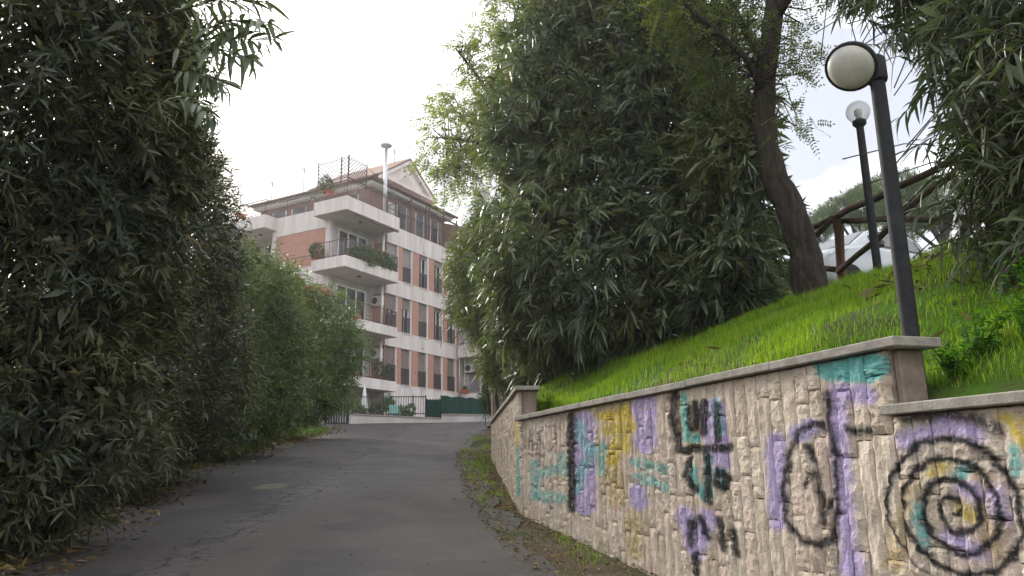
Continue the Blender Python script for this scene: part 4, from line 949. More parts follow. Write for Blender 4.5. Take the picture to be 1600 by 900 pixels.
# ------------------------------------------------------------------ parked cars
def make_car(name, label, loc, rz, group):
    """small hatchback; local +x = forward, z = 0 ground"""
    t = thing(name, label, 'car', loc, rz, group)
    # station: x, half width low, half width belt, half roof, z sill, z belt, z roof
    st = [(1.78, .55, .60, .30, .30, .58, .60), (1.70, .70, .72, .55, .22, .68, .72), (1.50, .78, .78, .64, .2, .78, .84), (1.15, .81, .80, .68, .2, .87, .95), (.85, .82, .81, .70, .2, .92, 1.02),
          (.55, .82, .82, .64, .2, .94, 1.20), (.25, .82, .82, .60, .2, .95, 1.39), (0, .82, .82, .58, .2, .95, 1.47), (-.5, .82, .82, .58, .2, .96, 1.50), (-1., .82, .82, .57, .2, .97, 1.47), (-1.35, .81, .80, .55, .22, .98, 1.38), (-1.6, .78, .77, .52, .26, .98, 1.20), (-1.74, .72, .72, .48, .3, .92, .98), (-1.80, .62, .62, .42, .36, .66, .7)]
    v = []; f = []
    def sect(s_):
        x, wl, wb, wr, zs, zb, zr = s_
        pts = [(0, zs), (wl * .9, zs), (wl, zs + .12), (wl * 1.01, (zs + zb) / 2), (wb, zb - .02), (wb * .965, zb + .03 * min(1, (zr - zb) * 4))]
        dz = zr - zb
        pts += [(wr + (wb * .965 - wr) * .45, zb + dz * .55), (wr + .03, zb + dz * .9), (wr * .8, zr - .005), (wr * .4, zr + .012), (0, zr + .016)]
        return [(x, y_, z_) for y_, z_ in pts]
    m_ = 11
    for s_ in st:
        half = sect(s_); v += half + [(x, -y_, z_) for x, y_, z_ in half[1:-1][::-1]]
    nn = m_ * 2 - 2
    for i in range(len(st) - 1):
        for k in range(nn):
            a, b = i * nn + k, i * nn + (k + 1) % nn; f.append((a, b, b + nn, a + nn))
    f.append(tuple(range(nn))); f.append(tuple((len(st) - 1) * nn + k for k in reversed(range(nn))))
    mesh_obj('body', v, f, MT['carpaint'], t, True)
    def surf(i, k, sgn=1):     # interpolated station point
        i0 = int(i); q = i - i0; i1 = min(i0 + 1, len(st) - 1); k0 = int(k); r_ = k - k0; k1 = min(k0 + 1, m_ - 1)
        A_, B_ = sect(st[i0]), sect(st[i1])
        P = [(A_[k0][c] * (1 - r_) + A_[k1][c] * r_) * (1 - q) + (B_[k0][c] * (1 - r_) + B_[k1][c] * r_) * q for c in range(3)]
        return Vector((P[0], P[1] * sgn, P[2]))
    def patch(nm, ijs, mat, off, sgn=1):
        """quad grid over the body surface, slightly proud"""
        (i0, i1), (k0, k1) = ijs; NI, NK = 6, 4; vv = []; ff = []
        for a in range(NI + 1):
            for b in range(NK + 1):
                ii = i0 + (i1 - i0) * a / NI; kk = k0 + (k1 - k0) * b / NK; p_ = surf(ii, kk, sgn)
                d1 = surf(min(ii + .05, len(st) - 1), kk, sgn) - surf(max(ii - .05, 0), kk, sgn); d2 = surf(ii, min(kk + .05, m_ - 1), sgn) - surf(ii, max(kk - .05, 0), sgn)
                n_ = d1.cross(d2); n_ = n_.normalized() if n_.length > 1e-9 else Vector((0, 0, 1))
                if n_.dot(p_ - Vector((p_.x, 0, .6))) < 0: n_ = -n_
                vv.append(tuple(p_ + n_ * off))
        for a in range(NI):
            for b in range(NK):
                q = a * (NK + 1) + b; ff.append((q, q + 1, q + NK + 2, q + NK + 1))
        return vv, ff
    def part(nm, ij, mat, off=.008, both=False):
        vv, ff = patch(nm, ij, mat, off); 
        if both:
            v2, f2_ = patch(nm, ij, mat, off, -1); b = len(vv); vv += v2; ff += [tuple(b + k for k in q) for q in f2_]
        return mesh_obj(nm, vv, ff, mat, t, True)
    part('windscreen_seal', ((4.05, 6.98), (7.9, 10)), MT['carblack'], .004, both=True)
    part('windscreen', ((4.2, 6.85), (8.05, 10)), MT['windscreen'], both=True)
    part('wiper', ((4.25, 4.32), (8.3, 9.6)), MT['carblack'], .02)
    for sg in (1, -1):
        for nm, ij, mt_ in (('window_seal', ((5.5, 10.65), (5.12, 7.3)), 'carblack'), ('side_window', ((5.75, 7.9), (5.3, 7.15)), 'carglass'), ('side_window', ((8.05, 9.2), (5.25, 7.2)), 'carglass'), ('side_window', ((9.35, 10.5), (5.3, 6.9)), 'carglass'), ('headlight', ((1.1, 2.9), (4.0, 5.2)), 'headlamp'), ('tail_light', ((11.2, 12.3), (3.6, 5)), 'terracotta'), ('door_seam', ((7.95, 7.99), (2.2, 5.2)), 'carblack')):
            vv, ff = patch(nm, ij, None, .004 if 'seal' in nm else .009, sg); mesh_obj(nm, vv, ff, MT[mt_], t, True)
        mb = MB(); mb.box(.38, .55, *sorted((sg * .84, sg * 1.0)), .94, 1.08); mb.build('mirror', MT['carblack'], t, bevel=.03)
        MB().box(-.25, -.05, *sorted((sg * .822, sg * .845)), .86, .885).build('door_handle', MT['carpaint'], t, bevel=.006)
        for wx in (1.13, -1.12):
            Mw = Matrix.Translation((wx, sg * .70, .29)) @ Matrix.Rotation(R(90) * -sg, 4, 'X')
            wh = MB().lathe([(.2, -.09), (.28, -.09), (.295, -.05), (.295, .1), (.27, .125), (.19, .13)], n=24, M=Mw).build('wheel', MT['tyre'], t, True)
            MB().lathe([(.19, .1), (.19, .126), (.12, .11), (.04, .125), (.001, .128)], n=18, M=Mw).build('rim', MT['rim'], wh, True)
    part('grille', ((.25, .8), (2., 3.)), MT['carblack'], .012, True)
    part('rear_window', ((10.6, 11.8), (8., 10)), MT['carglass'], .006, True)
    MB().lathe([(.055, 0), (.055, .02), (.03, .03)], n=16, M=Matrix.Translation((1.74, 0, .66)) @ Matrix.Rotation(R(90), 4, 'Y')).build('badge', MT['rim'], t, True)
    MB().box(1.785, 1.80, -.25, .25, .38, .48).build('number_plate', MT['plastic'], t, bevel=.004)
    return t
hd = math.atan2(-.51, -.857)
cc = at(1335, 452, 16.0); zc_ = bank_z(cc[0], cc[1]); make_car('parked_car', 'white hatchback parked above the bank, partly hidden by the leaning trunk', (cc[0], cc[1], zc_ - .02), hd, 'cars parked above the bank')
c2 = at(1535, 420, 20.); make_car('parked_car', 'white car behind the right-hand shrub, only a sliver showing', (c2[0], c2[1], zc_), hd + .15, 'cars parked above the bank')

# ------------------------------------------------------------------ apartment building (local x = right face direction, y = left face direction)
BA = R(28.95); O = at(628, 480, 46.0)
B = thing('apartment_building', 'four-storey apartment block of cream bands and red brick with corner balconies', 'building', (O[0], O[1], 0), R(90) - BA)
GZ = 3.3
def bx(name, mat, *b, parent=B, bevel=0.): return MB().box(*b).build(name, MT[mat], parent, bevel=bevel)
# masses
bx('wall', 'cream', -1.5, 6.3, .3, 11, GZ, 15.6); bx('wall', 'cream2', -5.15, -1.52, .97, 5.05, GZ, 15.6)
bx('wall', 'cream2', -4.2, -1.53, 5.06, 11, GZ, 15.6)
# right face: bands, brick piers, windows
LV = [(6.43, 8.58), (9.53, 11.67), (12.63, 14.78)]
BD = [(GZ, 6.43), (8.58, 9.53), (11.67, 12.63), (14.78, 15.9)]
for z0, z1 in BD: bx('band', 'cream', -1.5, 6.3, 0, .299, z0, z1)
WX = [(-1.36, -.5), (.07, .92), (1.76, 2.65), (3.42, 4.31), (4.96, 5.88)]
for r_, (z0, z1) in enumerate(LV):
    for i, (a, b) in enumerate(WX):
        nx_ = WX[i + 1][0] if i < 4 else 6.3
        bx('brick_pier', 'brick', b + .16, nx_ - .02 if i < 4 else 6.295, .03, .298, z0 + .002, z1 - .002)
        bx('jamb', 'cream', b + .001, b + .158, .05, .298, z0 + .003, z1 - .003)
        if r_ == 2 and i == 0: pass
        wdw = MB().box(a, b, .24, .297, z0 + .003, z1 - .003).build('window', MT['darkglass'], B)
        fr = MB(); mid = (a + b) / 2
        for q in ((a + .01, a + .07), (mid - .03, mid + .03), (b - .07, b - .01)): fr.box(q[0], q[1], .2, .238, z0 + .05, z1 - .02)
        fr.box(a + .012, b - .012, .203, .236, z0 + .02, z0 + .09); fr.box(a + .012, b - .012, .203, .236, z1 - .08, z1 - .015)
        fr.build('frame', MT['trim'], wdw)
        drop = [[.98, .98, .97, .98, .97], [.4, .3, .97, .12, .1], [.5, .95, .1, .15, .3]][r_][i]
        hgt = (z1 - z0) * drop
        sh = MB(); nsl = max(2, int(hgt / .11))
        for q in range(nsl): sh.box(a + .015, b - .015, .168 + .004 * (q % 2), .198, z1 - hgt * (q + 1) / nsl, z1 - hgt * q / nsl - .006)
        sh.build('shutter', MT['shutter' if r_ != 2 else 'shutter2'], wdw)
        rl = MB(); rz = z0 + (z1 - z0) * .46
        rl.box(a - .02, b + .02, .05, .085, rz - .04, rz)
        rl.box(a - .02, b + .02, .055, .08, z0 + .08, z0 + .11)
        for q in range(11): xx_ = a + (b - a) * (q + .5) / 11; rl.box(xx_ - .012, xx_ + .012, .058, .078, z0 + .11, rz - .04)
        rl.build('railing', MT['rail_dark'], wdw)
        bx('sill', 'cream', a - .03, b + .06, -.05, .2, z0 - .05, z0 - .002)
# small drain spouts on the bands
for z in (6.1, 9.1, 12.2, 15.2): MB().box(2.1, 2.14, -.03, -.002, z - .25, z + .25).box(2.1, 2.3, -.05, -.002, z - .29, z - .25).build('drain_spout', MT['cream2'], B)
# downpipe at the inner corner with the wing
MB().bar((6.2, -.08, GZ), (6.2, -.08, 15.8), .05, 8).build('downpipe', MT['cream'], B, True)
# left face
bx('band', 'cream', -5.4, -5.152, .95, 5.4, 14.85, 16.0); bx('band', 'cream', -5.4, -5.152, .95, 5.4, 11.6, 12.72); bx('band', 'cream', -5.4, -5.152, .95, 5.4, 8.55, 9.55); bx('band', 'cream', -5.4, -5.152, .95, 5.4, GZ, 6.4)
for z0, z1 in ((12.722, 14.848), (9.552, 11.598), (6.402, 8.548)):
    bx('brick_panel', 'brick', -5.37, -5.153, 1.30, 5.08, z0, z1)
    MB().box(-5.375, -5.369, 1.31, 5.07, z0 + .62, z0 + .66).build('string_course', MT['eave'], B)
    bx('pillar', 'cream', -5.40, -5.153, .951, 1.298, z0, z1); bx('pillar', 'cream', -5.40, -5.153, 5.082, 5.398, z0, z1)
# return wall of the right face beside the loggia
for z0, z1 in LV: bx('brick_panel', 'brick', -1.53, -1.502, .02, .965, z0, z1)
for z0, z1 in BD[1:]: bx('band', 'cream', -1.535, -1.503, .0, .968, z0, z1)
# loggia glazing
def glazed(x0, x1, y, z0, z1, n, par=B):
    wd = MB().box(x0, x1, y - .02, y - .002, z0, z1).build('window', MT['darkglass'], par)
    fr = MB()
    for q in range(n + 1): xx_ = x0 + (x1 - x0) * q / n; fr.box(xx_ - .05, xx_ + .05, y - .075, y - .022, z0, z1)
    fr.box(x0 + .052, x1 - .052, y - .07, y - .023, z1 - .1, z1 - .001); fr.build('frame', MT['trim'], wd)
    return wd
for z in (6.45, 9.55, 12.75): glazed(-4.75, -2.3, .968, z, z + 2.15, 3)
# corner balconies
def railing(mb, a, b, z0, z1, step=.11, r=.012):
    a = np.array(a, float); b = np.array(b, float); n = max(1, int(np.linalg.norm(b - a) / step))
    mb.bar((*a, z1), (*b, z1), .024, 6); mb.bar((*a, z0 + .08), (*b, z0 + .08), .018, 4)
    for i in range(n + 1):
        p_ = a + (b - a) * i / n; mb.bar((*p_, z0), (*p_, z1), .025 if i % 10 == 0 else r, 4)
BZ = [(5.82, 6.38), (8.9, 9.45), (12.08, 12.70), (15.24, 16.02)]
for i, (z0, z1) in enumerate(BZ):
    o = MB().box(-6.3, -1.68, -1.0, 1.40, z0, z1).build('balcony', MT['cream'], B, bevel=.015)
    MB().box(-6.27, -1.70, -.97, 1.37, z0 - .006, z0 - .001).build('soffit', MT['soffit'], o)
    MB().lathe([(.12, z0 - .06), (.14, z0 - .01), (.14, z0 - .007)], (-4.2, -.2, 0), 12).build('ceiling_lamp', MT['eave'], o)
    rl = MB()
    railing(rl, (-6.24, 1.33), (-6.24, -.94), z1, z1 + .92); railing(rl, (-6.24, -.94), (-1.75, -.94), z1, z1 + .92); railing(rl, (-1.75, -.94), (-1.75, -.05), z1, z1 + .92)
    rl.build('railing', MT['rail' if i else 'rail_dark'], o)
    if i < 3: MB().bar((-2.0, -.08, z1), (-2.0, -.08, BZ[i + 1][0]), .075, 10).build('column', MT['trim'], o, True)
    MB().box(-5.05, -5.03, -1.012, -1.001, z0 + .15, z1 - .05).build('drip_stain', MT['cream2'], o)
# rolled awning under the top balcony
MB().bar((-5.5, -.9, 15.16), (-1.75, -.95, 15.16), .06, 8).build('awning', MT['eave'], B, True)
# left-hand balconies beyond the brick panel
for i, (z0, z1) in enumerate(BZ):
    o = MB().box(-6.3, -4.25, 5.12, 10.8, z0, z1).build('balcony', MT['cream'], B, bevel=.015)
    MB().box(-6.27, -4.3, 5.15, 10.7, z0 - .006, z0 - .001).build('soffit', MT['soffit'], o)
    MB().lathe([(.12, z0 - .06), (.14, z0 - .01), (.14, z0 - .007)], (-5.4, 6.4, 0), 12).build('ceiling_lamp', MT['eave'], o)
    rl = MB(); railing(rl, (-6.24, 5.18), (-6.24, 10.7), z1, z1 + .92); railing(rl, (-6.24, 5.18), (-5.45, 5.18), z1, z1 + .92); rl.build('railing', MT['rail'], o)
    if i < 3:
        for y0 in (6.0, 7.6): 
            wd = MB().box(-4.25, -4.212, y0, y0 + 1.2, z1 + .02, z1 + 2.2).build('window', MT['darkglass'], B)
            fr = MB()
            for q in (0, .57, 1.14): fr.box(-4.30, -4.252, y0 + q, y0 + q + .06, z1 + .02, z1 + 2.2)
            fr.build('frame', MT['trim'], wd)
# terrace floor, attic storey
bx('terrace_floor', 'soffit', -5.3, 6.25, .05, 11, 15.61, 15.84)
bx('attic_wall', 'attic', -1.7, 6.3, 1.3, 10.5, 15.85, 18.45)
bx('attic_beam', 'trim', -2.1, 6.6, .75, 10.8, 18.46, 18.68)
for (a, b) in ((1.0, 1.9), (3.0, 3.8), (4.7, 5.5)):
    wd = MB().box(a, b, 1.26, 1.298, 16.2, 18.1).build('window', MT['darkglass'], B); MB().box(a - .06, a, 1.24, 1.297, 16.2, 18.1).box(b, b + .06, 1.24, 1.297, 16.2, 18.1).build('frame', MT['trim'], wd)
bx('door_panel', 'trim', .1, .7, 1.255, 1.298, 16.0, 18.0)
for y0 in (2.2, 3.8, 6.5, 8.2):
    wd = MB().box(-1.74, -1.702, y0, y0 + 1.1, 16., 18.1).build('window', MT['darkglass'], B); MB().box(-1.76, -1.703, y0 - .07, y0 - .001, 16., 18.1).box(-1.76, -1.703, y0 + 1.101, y0 + 1.17, 16., 18.1).build('frame', MT['trim'], wd)
# main hipped roof with gutter
ro = MB()
E0, E1, E2, E3, EZ = -2.3, 6.9, .6, 11.0, 18.7
rh = EZ + 2.3
ro.v = [(E0, E2, EZ), (E1, E2, EZ), (E1, E3, EZ), (E0, E3, EZ), ((E0 + E1) / 2, E2 + 4.6, rh), ((E0 + E1) / 2, E3 - 3.5, rh)]
ro.f = [(0, 1, 4), (1, 2, 5, 4), (2, 3, 5), (3, 0, 4, 5), (3, 2, 1, 0)]
roof = ro.build('roof', MT['tile'], B)
# tile courses: ridged rolls laid on the two visible slopes
tl = MB()
apex0 = Vector(((E0 + E1) / 2, E2 + 4.6, rh)); apex1 = Vector(((E0 + E1) / 2, E3 - 3.5, rh))
for k in range(34):
    q = (k + .5) / 34; a = Vector((E0 + (E1 - E0) * q, E2, EZ + .02)); f_ = 1 - abs(2 * q - 1); b = Vector((a.x, E2 + 4.6 * f_, EZ + 2.3 * f_ + .02)); tl.bar(a, b, .07, 5)
for k in range(36):
    y_ = E2 + (E3 - E2) * (k + .5) / 36; f_ = min(1, (y_ - E2) / 4.6, (E3 - y_) / 3.5); tl.bar((E0, y_, EZ + .02), (E0 + 4.6 * f_, y_, EZ + 2.3 * f_ + .02), .07, 5)
tag(tl.build('roof_tiles', MT['tile'], roof), kind='stuff')
gu = MB(); gu.bar((E0 - .05, E2 - .06, EZ), (E1, E2 - .06, EZ), .09, 8); gu.bar((E0 - .06, E2 - .1, EZ), (E0 - .06, E3, EZ), .09, 8); gu.build('gutter', MT['eave'], roof, True)
# gable over the right face
GU, GY, GZT = 4.25, 3.0, 22.45
gab = MB(); gab.prism([(1.35, GY, 19.0), (7.15, GY, 19.0), (7.15, GY, 20.55), (GU, GY, GZT), (1.35, GY, 20.55)], (0, 6, 0)); gw = gab.build('gable', MT['cream'], B)
vt = MB(); 
for a, b in (((1.15, 20.5), (GU, GZT + .1)), ((GU, GZT + .1), (7.35, 20.5))):
    dz = .26; vt.prism([(a[0], GY - .25, a[1] - dz), (b[0], GY - .25, b[1] - dz), (b[0], GY - .25, b[1]), (a[0], GY - .25, a[1])], (0, .245, 0))
vt.build('verge_board', MT['cream'], gw)
gr = MB()
for a, b in (((1.1, 20.52), (GU, GZT + .17)), ((GU, GZT + .17), (7.4, 20.52))): gr.prism([(a[0], GY - .3, a[1] + .003), (b[0], GY - .3, b[1] + .003), (b[0], GY - .3, b[1] + .1), (a[0], GY - .3, a[1] + .1)], (0, 6.4, 0))
gr.build('gable_roof', MT['tile'], gw)
tri = MB(); tri.prism([(3.2, GY - .04, 20.65), (5.3, GY - .04, 20.65), (GU, GY - .04, 21.6)], (0, .035, 0)); tri.build('gable_panel', MT['soffit'], gw)
MB().box(1.2, 7.3, GY - .5, GY - .003, 20.25, 20.42).build('gable_ledge', MT['cream'], gw)
# terrace railings, trellis, pergola posts
rl = MB(); railing(rl, (-1.6, .06), (6.25, .06), 15.9, 16.95, .14); rl.build('terrace_railing', MT['rail'], B)
rl = MB(); railing(rl, (-5.34, 1.5), (-5.34, 5.1), 16.0, 17.0, .14); rl.build('terrace_railing', MT['rail_dark'], B)
for x_ in (.95, 2.6, 2.95, 4.6, 6.2): MB().box(x_ - .035, x_ + .035, .12, .19, 15.9, 18.25).build('pergola_post', MT['rail'], B)
MB().box(-1.6, 6.3, .1, .2, 17.9, 17.98).build('pergola_beam', MT['rail_dark'], B)
def lattice(mb, a, b, z0, z1, st=.22):
    a = np.array(a, float); b = np.array(b, float); ln = np.linalg.norm(b - a); d = (b - a) / ln; h = z1 - z0
    x_ = -h
    while x_ < ln:
        for sg in (1, -1):
            s0, s1 = x_, x_ + h; t0, t1 = max(0, s0), min(ln, s1)
            if t1 > t0:
                za, zb2 = z0 + (t0 - s0), z0 + (t1 - s0)
                if sg < 0: za, zb2 = z1 - (t0 - s0), z1 - (t1 - s0)
                mb.bar((*(a + d * t0), za), (*(a + d * t1), zb2), .018, 3)
        x_ += st
    for p_ in (a, b): mb.bar((*p_, z0 - .3), (*p_, z1 + .15), .03, 5)
    mb.bar((*a, z1), (*b, z1), .02, 4); mb.bar((*a, z0), (*b, z0), .02, 4)
for a, b in (((-6.22, 1.25), (-6.22, -.42)), ((-6.22, -.45), (-6.22, -.92)), ((-6.2, -.95), (-4.7, -.95))):
    mb = MB(); lattice(mb, a, b, 17.1, 18.25); mb.build('trellis', MT['rail_dark'], B)
MB().bar((-4.7, -.95, 18.2), (-1.75, -.95, 17.3), .02, 4).bar((-6.2, -.95, 17.05), (-1.75, -.95, 17.05), .03, 4).build('trellis_wire', MT['rail'], B)
# flue
fl_ = MB().bar((-2.1, -.2, 16.0), (-2.1, -.2, 20.5), .11, 12).build('flue', MT['metal'], B, True)
MB().lathe([(.14, 20.48), (.36, 20.58), (.36, 20.68), (.2, 20.75), (.02, 20.77)], (-2.1, -.2, 0), 14).build('flue_cap', MT['metal'], fl_, True)
# wing on the right
bx('wing_wall', 'cream2', 6.95, 14, -2.32, -.001, GZ, 17.0); bx('wing_wall', 'cream', 6.302, 6.94, -2.35, -1.58, GZ, 8.6)
bx('wing_wall', 'cream2', 6.31, 6.945, .0, 3, GZ, 16.9); bx('wing_parapet', 'cream', 6.302, 6.94, -1.578, -.14, GZ, 6.34)
for z0, z1 in ((8.68, 9.52), (11.78, 12.62), (14.9, 15.8)):
    o = MB().box(5.9, 7.2, -2.42, -.14, z0, z1).build('balcony', MT['cream'], B, bevel=.012); rl = MB(); railing(rl, (5.95, -2.36), (5.95, -.18), z1, z1 + .9); rl.build('railing', MT['rail_dark'], o)
    MB().box(6.94, 6.949, -1.5, -.4, z1 + .05, z1 + 1.9).build('window', MT['shutter2'], B)
rl = MB(); railing(rl, (6.4, -1.55), (6.4, -.2), 6.34, 7.2, .1); rl.build('railing', MT['shutter2'], B)
bx('wing_window', 'shutter2', 6.93, 6.949, -1.4, -.4, 6.5, 8.2)
wr = MB(); wr.v = [(6.6, -2.8, 17.01), (14.4, -2.8, 17.01), (14.4, 3, 18.9), (6.6, 3, 18.9), (6.6, 3, 17.01), (14.4, 3, 17.01)]; wr.f = [(0, 1, 2, 3), (0, 3, 4), (1, 5, 2), (0, 4, 5, 1), (3, 2, 5, 4)]; wr.build('wing_roof', MT['tile'], B)
MB().box(7.6, 8.3, -1.2, -.5, 18.6, 20.6).box(7.5, 8.4, -1.3, -.4, 20.6, 20.75).build('chimney', MT['cream2'], B)

# things on the building ------------------------------------------------
MB_ = Matrix.Translation((O[0], O[1], 0)) @ Matrix.Rotation(R(90) - BA, 4, 'Z')
def bw(x, y, z): return tuple(MB_ @ Vector((x, y, z)))
BRZ = R(90) - BA
def ac_unit(label, x, y, z, face):
    t = thing('air_conditioner', label, 'air conditioner', bw(x, y, z), BRZ + face, 'air conditioner units on the flats')
    MB().box(-.4, .4, -.14, .14, 0, .58).build('casing', MT['plastic'], t, bevel=.015)
    MB().lathe([(.2, 0), (.2, .012), (.17, .014), (.02, .016)], n=16, M=Matrix.Translation((-.1, -.142, .29)) @ Matrix.Rotation(R(90), 4, 'X')).build('fan_grille', MT['rail_dark'], t)
    MB().box(-.32, -.28, -.13, .2, -.05, -.002).box(.28, .32, -.13, .2, -.05, -.002).build('bracket', MT['rail_dark'], t)
ac_unit('white air conditioner in the second balcony from the ground', -1.70, .5, 10.9, R(-90)); ac_unit('white air conditioner in the lowest balcony', -1.70, .5, 7.8, R(-90)); ac_unit('white air conditioner on the wing under its balcony', 6.7, -.62, 7.75, R(-90))
def pot_plant(label, x, y, z, r, n, seed, grp, box=None, trail=False, col='potleaf'):
    g = np.random.default_rng(seed); t = thing('potted_plant', label, 'plant', bw(x, y, z), BRZ, grp)
    w_ = box or .3; MB().box(-w_ / 2, w_ / 2, -.13, .13, 0, .2).box(-w_ / 2 - .02, w_ / 2 + .02, -.15, .15, .2, .24).build('pot', MT['terracotta'], t)
    lumps = [(g.uniform(-.5, .5) * (w_ - .1), -.05 * trail, .3 + r * g.uniform(.2, .8) - (.25 * trail), r * g.uniform(.7, 1.1), r * .6, r * g.uniform(.7, 1.)) for _ in range(5)]
    (v, f), tw = foliage(lumps, n, g, k=7, L0=.12, wr=.45, shoot=.15, droop=.4, inner=n, simple_=True); mesh_obj('foliage', v, f, MT[col], t)
    mb = MB(); [mb.tube([(0, 0, .15), (l[0] * .6, l[1], l[2] * .6), l[:3]], [.012, .01, .005], 4, False) for l in lumps]; mb.build('stem', MT['stem'], t)
GP = 'plants in pots on the corner balcony'
pot_plant('bushy plant at the left end of the flower-filled balcony', -6.0, 1.2, 12.70, .5, 260, 1, GP, .6)
pot_plant('trailing plant on the corner of the flower-filled balcony', -5.3, -.72, 12.70, .5, 320, 2, GP, 1.0, True)
pot_plant('tall leafy plant in the middle of the flower-filled balcony', -4.2, -.72, 12.70, .72, 560, 3, GP, 1.1, True)
pot_plant('spreading plant right of the middle of the flower-filled balcony', -3.2, -.72, 12.70, .65, 440, 4, GP, 1.0, True)
pot_plant('plant at the right end of the flower-filled balcony', -2.3, -.70, 12.70, .48, 260, 5, GP, .7, True)
pot_plant('red trough with plant on the lowest balcony', -5.2, -.7, 6.38, .25, 80, 6, None, 1.1); pot_plant('creeper on the lowest balcony by its right end', -2.6, -.6, 6.38, .55, 170, 7, None, .5)
pot_plant('dark shrub in a pot on the roof terrace behind the trellis', -6.0, .7, 16.5, .5, 220, 8, None, .7); pot_plant('thin plant on the roof terrace left of the trellis', -5.1, 2.2, 16.2, .45, 60, 9, None, .6); pot_plant('sparse plant at the left end of the roof terrace', -6.0, 7.5, 16.3, .5, 60, 10, None, .6); pot_plant('red flower box at the wing window', 6.25, -.5, 6.36, .12, 30, 11, None, .5)
# antennas
def antenna(label, x, y, z, h):
    t = thing('tv_antenna', label, 'antenna', bw(x, y, z), BRZ + .5, 'television antennas on the roof'); mb = MB(); mb.bar((0, 0, 0), (0, 0, h), .022, 5).build('mast', MT['rail_dark'], t)
    mb = MB(); mb.bar((-.45, 0, h - .15), (.45, 0, h - .15), .014, 4)
    for q in range(6): mb.bar((-.4 + q * .16, -.25 + .02 * q, h - .15), (-.4 + q * .16, .25 - .02 * q, h - .15), .01, 4)
    mb.build('boom', MT['rail_dark'], t)
antenna('television antenna on the gable top beside the steel flue', 3.6, 3.6, 22.0, 1.3); antenna('tall television antenna left on the roof', -2.0, 6.5, 18.6, 2.0); antenna('television antenna farthest left on the roof', -2.0, 9.3, 18.6, 1.6)
# garden parasol, fence, gate, low wall ---------------------------------
def on_ground(px, d): p_ = at(px, 660, d); return np.array([p_[0], p_[1], float(zroad(p_[1]))])
Lw = [on_ground(548, 37.2), on_ground(690, 37.0), on_ground(790, 39.8)]
def low_wall(a, b, h0, h1, label):
    a = np.array(a); b = np.array(b); d = b - a; ln = float(np.hypot(d[0], d[1])); t = thing('low_wall', label, 'wall', a, math.atan2(d[1], d[0]), 'low rendered walls at the top of the lane')
    dz = b[2] - a[2]
    MB().prism([(0, 0, -.4), (ln, 0, -.4), (ln, 0, h1 + dz), (0, 0, h0)], (0, .22, 0)).build('wall_body', MT['cream2'], t)
    n = 5
    for k in range(n):
        x0, x1 = ln * k / n + .003, ln * (k + 1) / n - .003; z0, z1 = h0 + (h1 + dz - h0) * x0 / ln, h0 + (h1 + dz - h0) * x1 / ln
        MB().prism([(x0, -.04, z0), (x1, -.04, z1), (x1, -.04, z1 + .06), (x0, -.04, z0 + .06)], (0, .3, 0)).build('coping_slab', MT['concrete'], t)
    return t
low_wall(Lw[0], Lw[1], .46, .2, 'low cream garden wall under the iron railing'); low_wall(Lw[1] + np.array([.01, .02, 0]), Lw[2], .38, .32, 'low garden wall under the green screen')
def fence_line(name, label, a, b, z0, z1, matn, cat='fence', solid=False):
    a = np.array(a); b = np.array(b); d = b - a; ln = float(np.hypot(d[0], d[1])); t = thing(name, label, cat, (a[0], a[1], z0), math.atan2(d[1], d[0])); h = z1 - z0
    for k in range(int(ln / 1.4) + 2):
        x_ = min(ln, k * 1.4); MB().box(x_ - .03, x_ + .03, .08, .14, -.1, h + .03).build('post', MT['rail_dark'], t)
    if solid:
        n = 24; v = []; f = []
        for k in range(n + 1):
            x_ = ln * k / n; y_ = .07 + .02 * math.sin(k * 2.1); v += [(x_, y_, -.05), (x_, y_ + .012, h + .03 * math.sin(k * 1.3)), (x_, y_ - .01, h + .03 * math.sin(k * 1.3)), (x_, y_ - .02, -.05)]
        for k in range(n):
            for q in range(4): f.append((k * 4 + q, k * 4 + (q + 1) % 4, k * 4 + 4 + (q + 1) % 4, k * 4 + 4 + q))
        mesh_obj('screen', v, f, MT[matn], t)
    else:
        MB().box(0, ln, .095, .125, h - .05, h - .01).box(0, ln, .095, .125, .1, .14).build('rail', MT[matn], t)
        n = int(ln / .115); bar = None
        for k in range(n):
            if bar is None: bar = MB().box(-.011, .011, .1, .12, .02, h).build('baluster', MT[matn], t); bar.location.x = .06
            else:
                o = bar.copy(); COL.objects.link(o); o.parent = t; o.location.x = .06 + k * .115
    return t
mid = Lw[0] + (Lw[1] - Lw[0]) * .82
fence_line('iron_fence', 'dark iron bar railing on the low cream wall', Lw[0] + np.array([.05, 0, 0]), mid, Lw[0][2] + .38, Lw[0][2] + 1.32, 'rail_dark')
fence_line('green_screen', 'low length of green shade cloth at the end of the iron railing', mid + np.array([.03, 0, 0]), Lw[1], Lw[1][2] + .25, Lw[1][2] + 1.12, 'mesh_green', solid=True)
fence_line('green_screen', 'long dark green screen fence at the bend of the lane', Lw[1] + np.array([.05, .02, 0]), Lw[2], Lw[1][2] + .42, Lw[1][2] + 1.28, 'mesh_green', solid=True)
ga = on_ground(506, 37.4); gb = Lw[0] - np.array([.1, 0, 0]); d = gb - ga; ln = float(np.hypot(d[0], d[1])); t = thing('iron_gate', 'dark iron gate at the left end of the low wall', 'gate', ga, math.atan2(d[1], d[0]))
MB().box(0, .07, 0, .07, -.2, 1.62).build('post', MT['gate'], t); MB().box(ln - .07, ln, 0, .07, -.2, 1.62).build('post', MT['gate'], t)
MB().box(.072, ln - .072, .02, .05, 1.5, 1.56).box(.072, ln - .072, .02, .05, .06, .12).build('frame', MT['gate'], t)
for k in range(9): x_ = .1 + (ln - .2) * k / 8; MB().box(x_ - .035, x_ + .035, .025, .045, .122, 1.498).build('slat', MT['gate'], t)
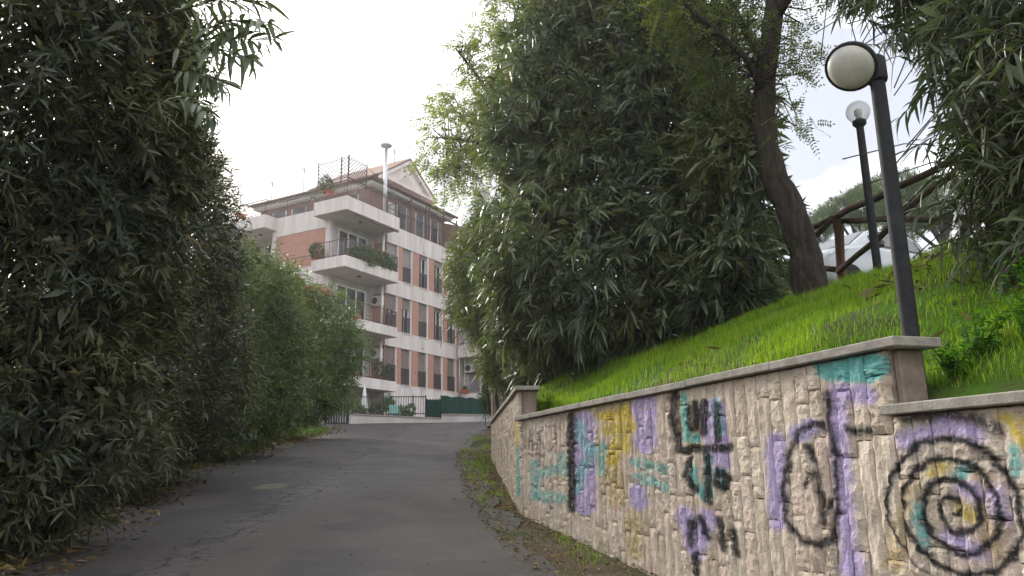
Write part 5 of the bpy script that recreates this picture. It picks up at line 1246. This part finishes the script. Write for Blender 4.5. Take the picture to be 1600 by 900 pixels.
q = at(497, 655, 37.4); t = thing('gate_pier', 'pale pier half hidden beside the iron gate', 'pier', (q[0], q[1], float(zroad(q[1])))); MB().box(-.15, .15, -.15, .15, -.3, .95).build('shaft', MT['cream2'], t, bevel=.01); MB().box(-.19, .19, -.19, .19, .951, 1.02).build('cap', MT['concrete'], t, bevel=.01)
q = at(569, 640, 39.2); zq = float(zroad(q[1])); t = thing('parasol', 'closed white parasol behind the iron railing', 'parasol', (q[0], q[1], zq))
MB().bar((0, 0, 0), (0, 0, 1.9), .02, 6).build('pole', MT['trim'], t); MB().lathe([(.10, .65), (.17, .75), (.13, 1.2), (.06, 1.7), (.015, 1.95)], n=9).build('canopy', MT['trim'], t); MB().lathe([(.22, 0), (.22, .05), (.05, .09)], n=12).build('base', MT['concrete'], t)
g = np.random.default_rng(95)
for i, (px, d, h, lab) in enumerate(((592, 38.6, .75, 'garden shrub behind the railing right of the parasol'), (556, 38.4, .8, 'garden shrub behind the railing left of the parasol'), (610, 39, 1.0, 'taller thin garden shrub behind the middle of the railing'), (630, 38.8, .5, 'small garden shrub behind the right of the railing'))):
    q = at(px, 650, d); z = float(zroad(q[1])); lumps = [(q[0] + g.normal() * .2, q[1] + g.normal() * .2, z + .35 + h * g.uniform(.1, .9), .3, .3, .3) for _ in range(5)]
    shrub('garden_shrub', lab, 'shrub', lumps, (q[0], q[1], z), 260, MT['potleaf'], 96 + i, 'shrubs in the garden behind the railing', k=8, L0=.1, wr=.4, shoot=.15, droop=.3, inner=200, nst=5, r0=.015, spread=.1, twig=False)
q = at(617, 648, 38); z = float(zroad(q[1])); t = thing('garden_chair', 'pale turquoise plastic chair behind the iron railing', 'chair', (q[0], q[1], z), .4); MT['turq'] = simple('turquoise_plastic', (.25, .5, .45), .5, .4, .05)
MB().box(-.22, .22, -.22, .22, .42, .46).build('seat', MT['turq'], t, bevel=.01); MB().box(-.22, .22, .2, .24, .47, .9).build('backrest', MT['turq'], t, bevel=.01)
for sx in (-1, 1):
    for sy in (-1, 1): MB().box(sx * .19 - .02, sx * .19 + .02, sy * .19 - .02, sy * .19 + .02, 0, .418).build('leg', MT['turq'], t)

# ------------------------------------------------------------------ thin bright haze between the trees and the flats
m = NT('haze_air'); hz = m.n('VolumePrincipled'); hz.inputs['Color'].default_value = (.95, .96, 1, 1); hz.inputs['Density'].default_value = .0009; hz.inputs['Anisotropy'].default_value = .5
m.t.links.new(hz.outputs[0], m.out.inputs['Volume'])
tag(MB().box(-950, 950, -950, 950, -3, 40).build('haze', m.mat), 'thin pale haze softening the flats and the far pines', 'haze', kind='stuff')
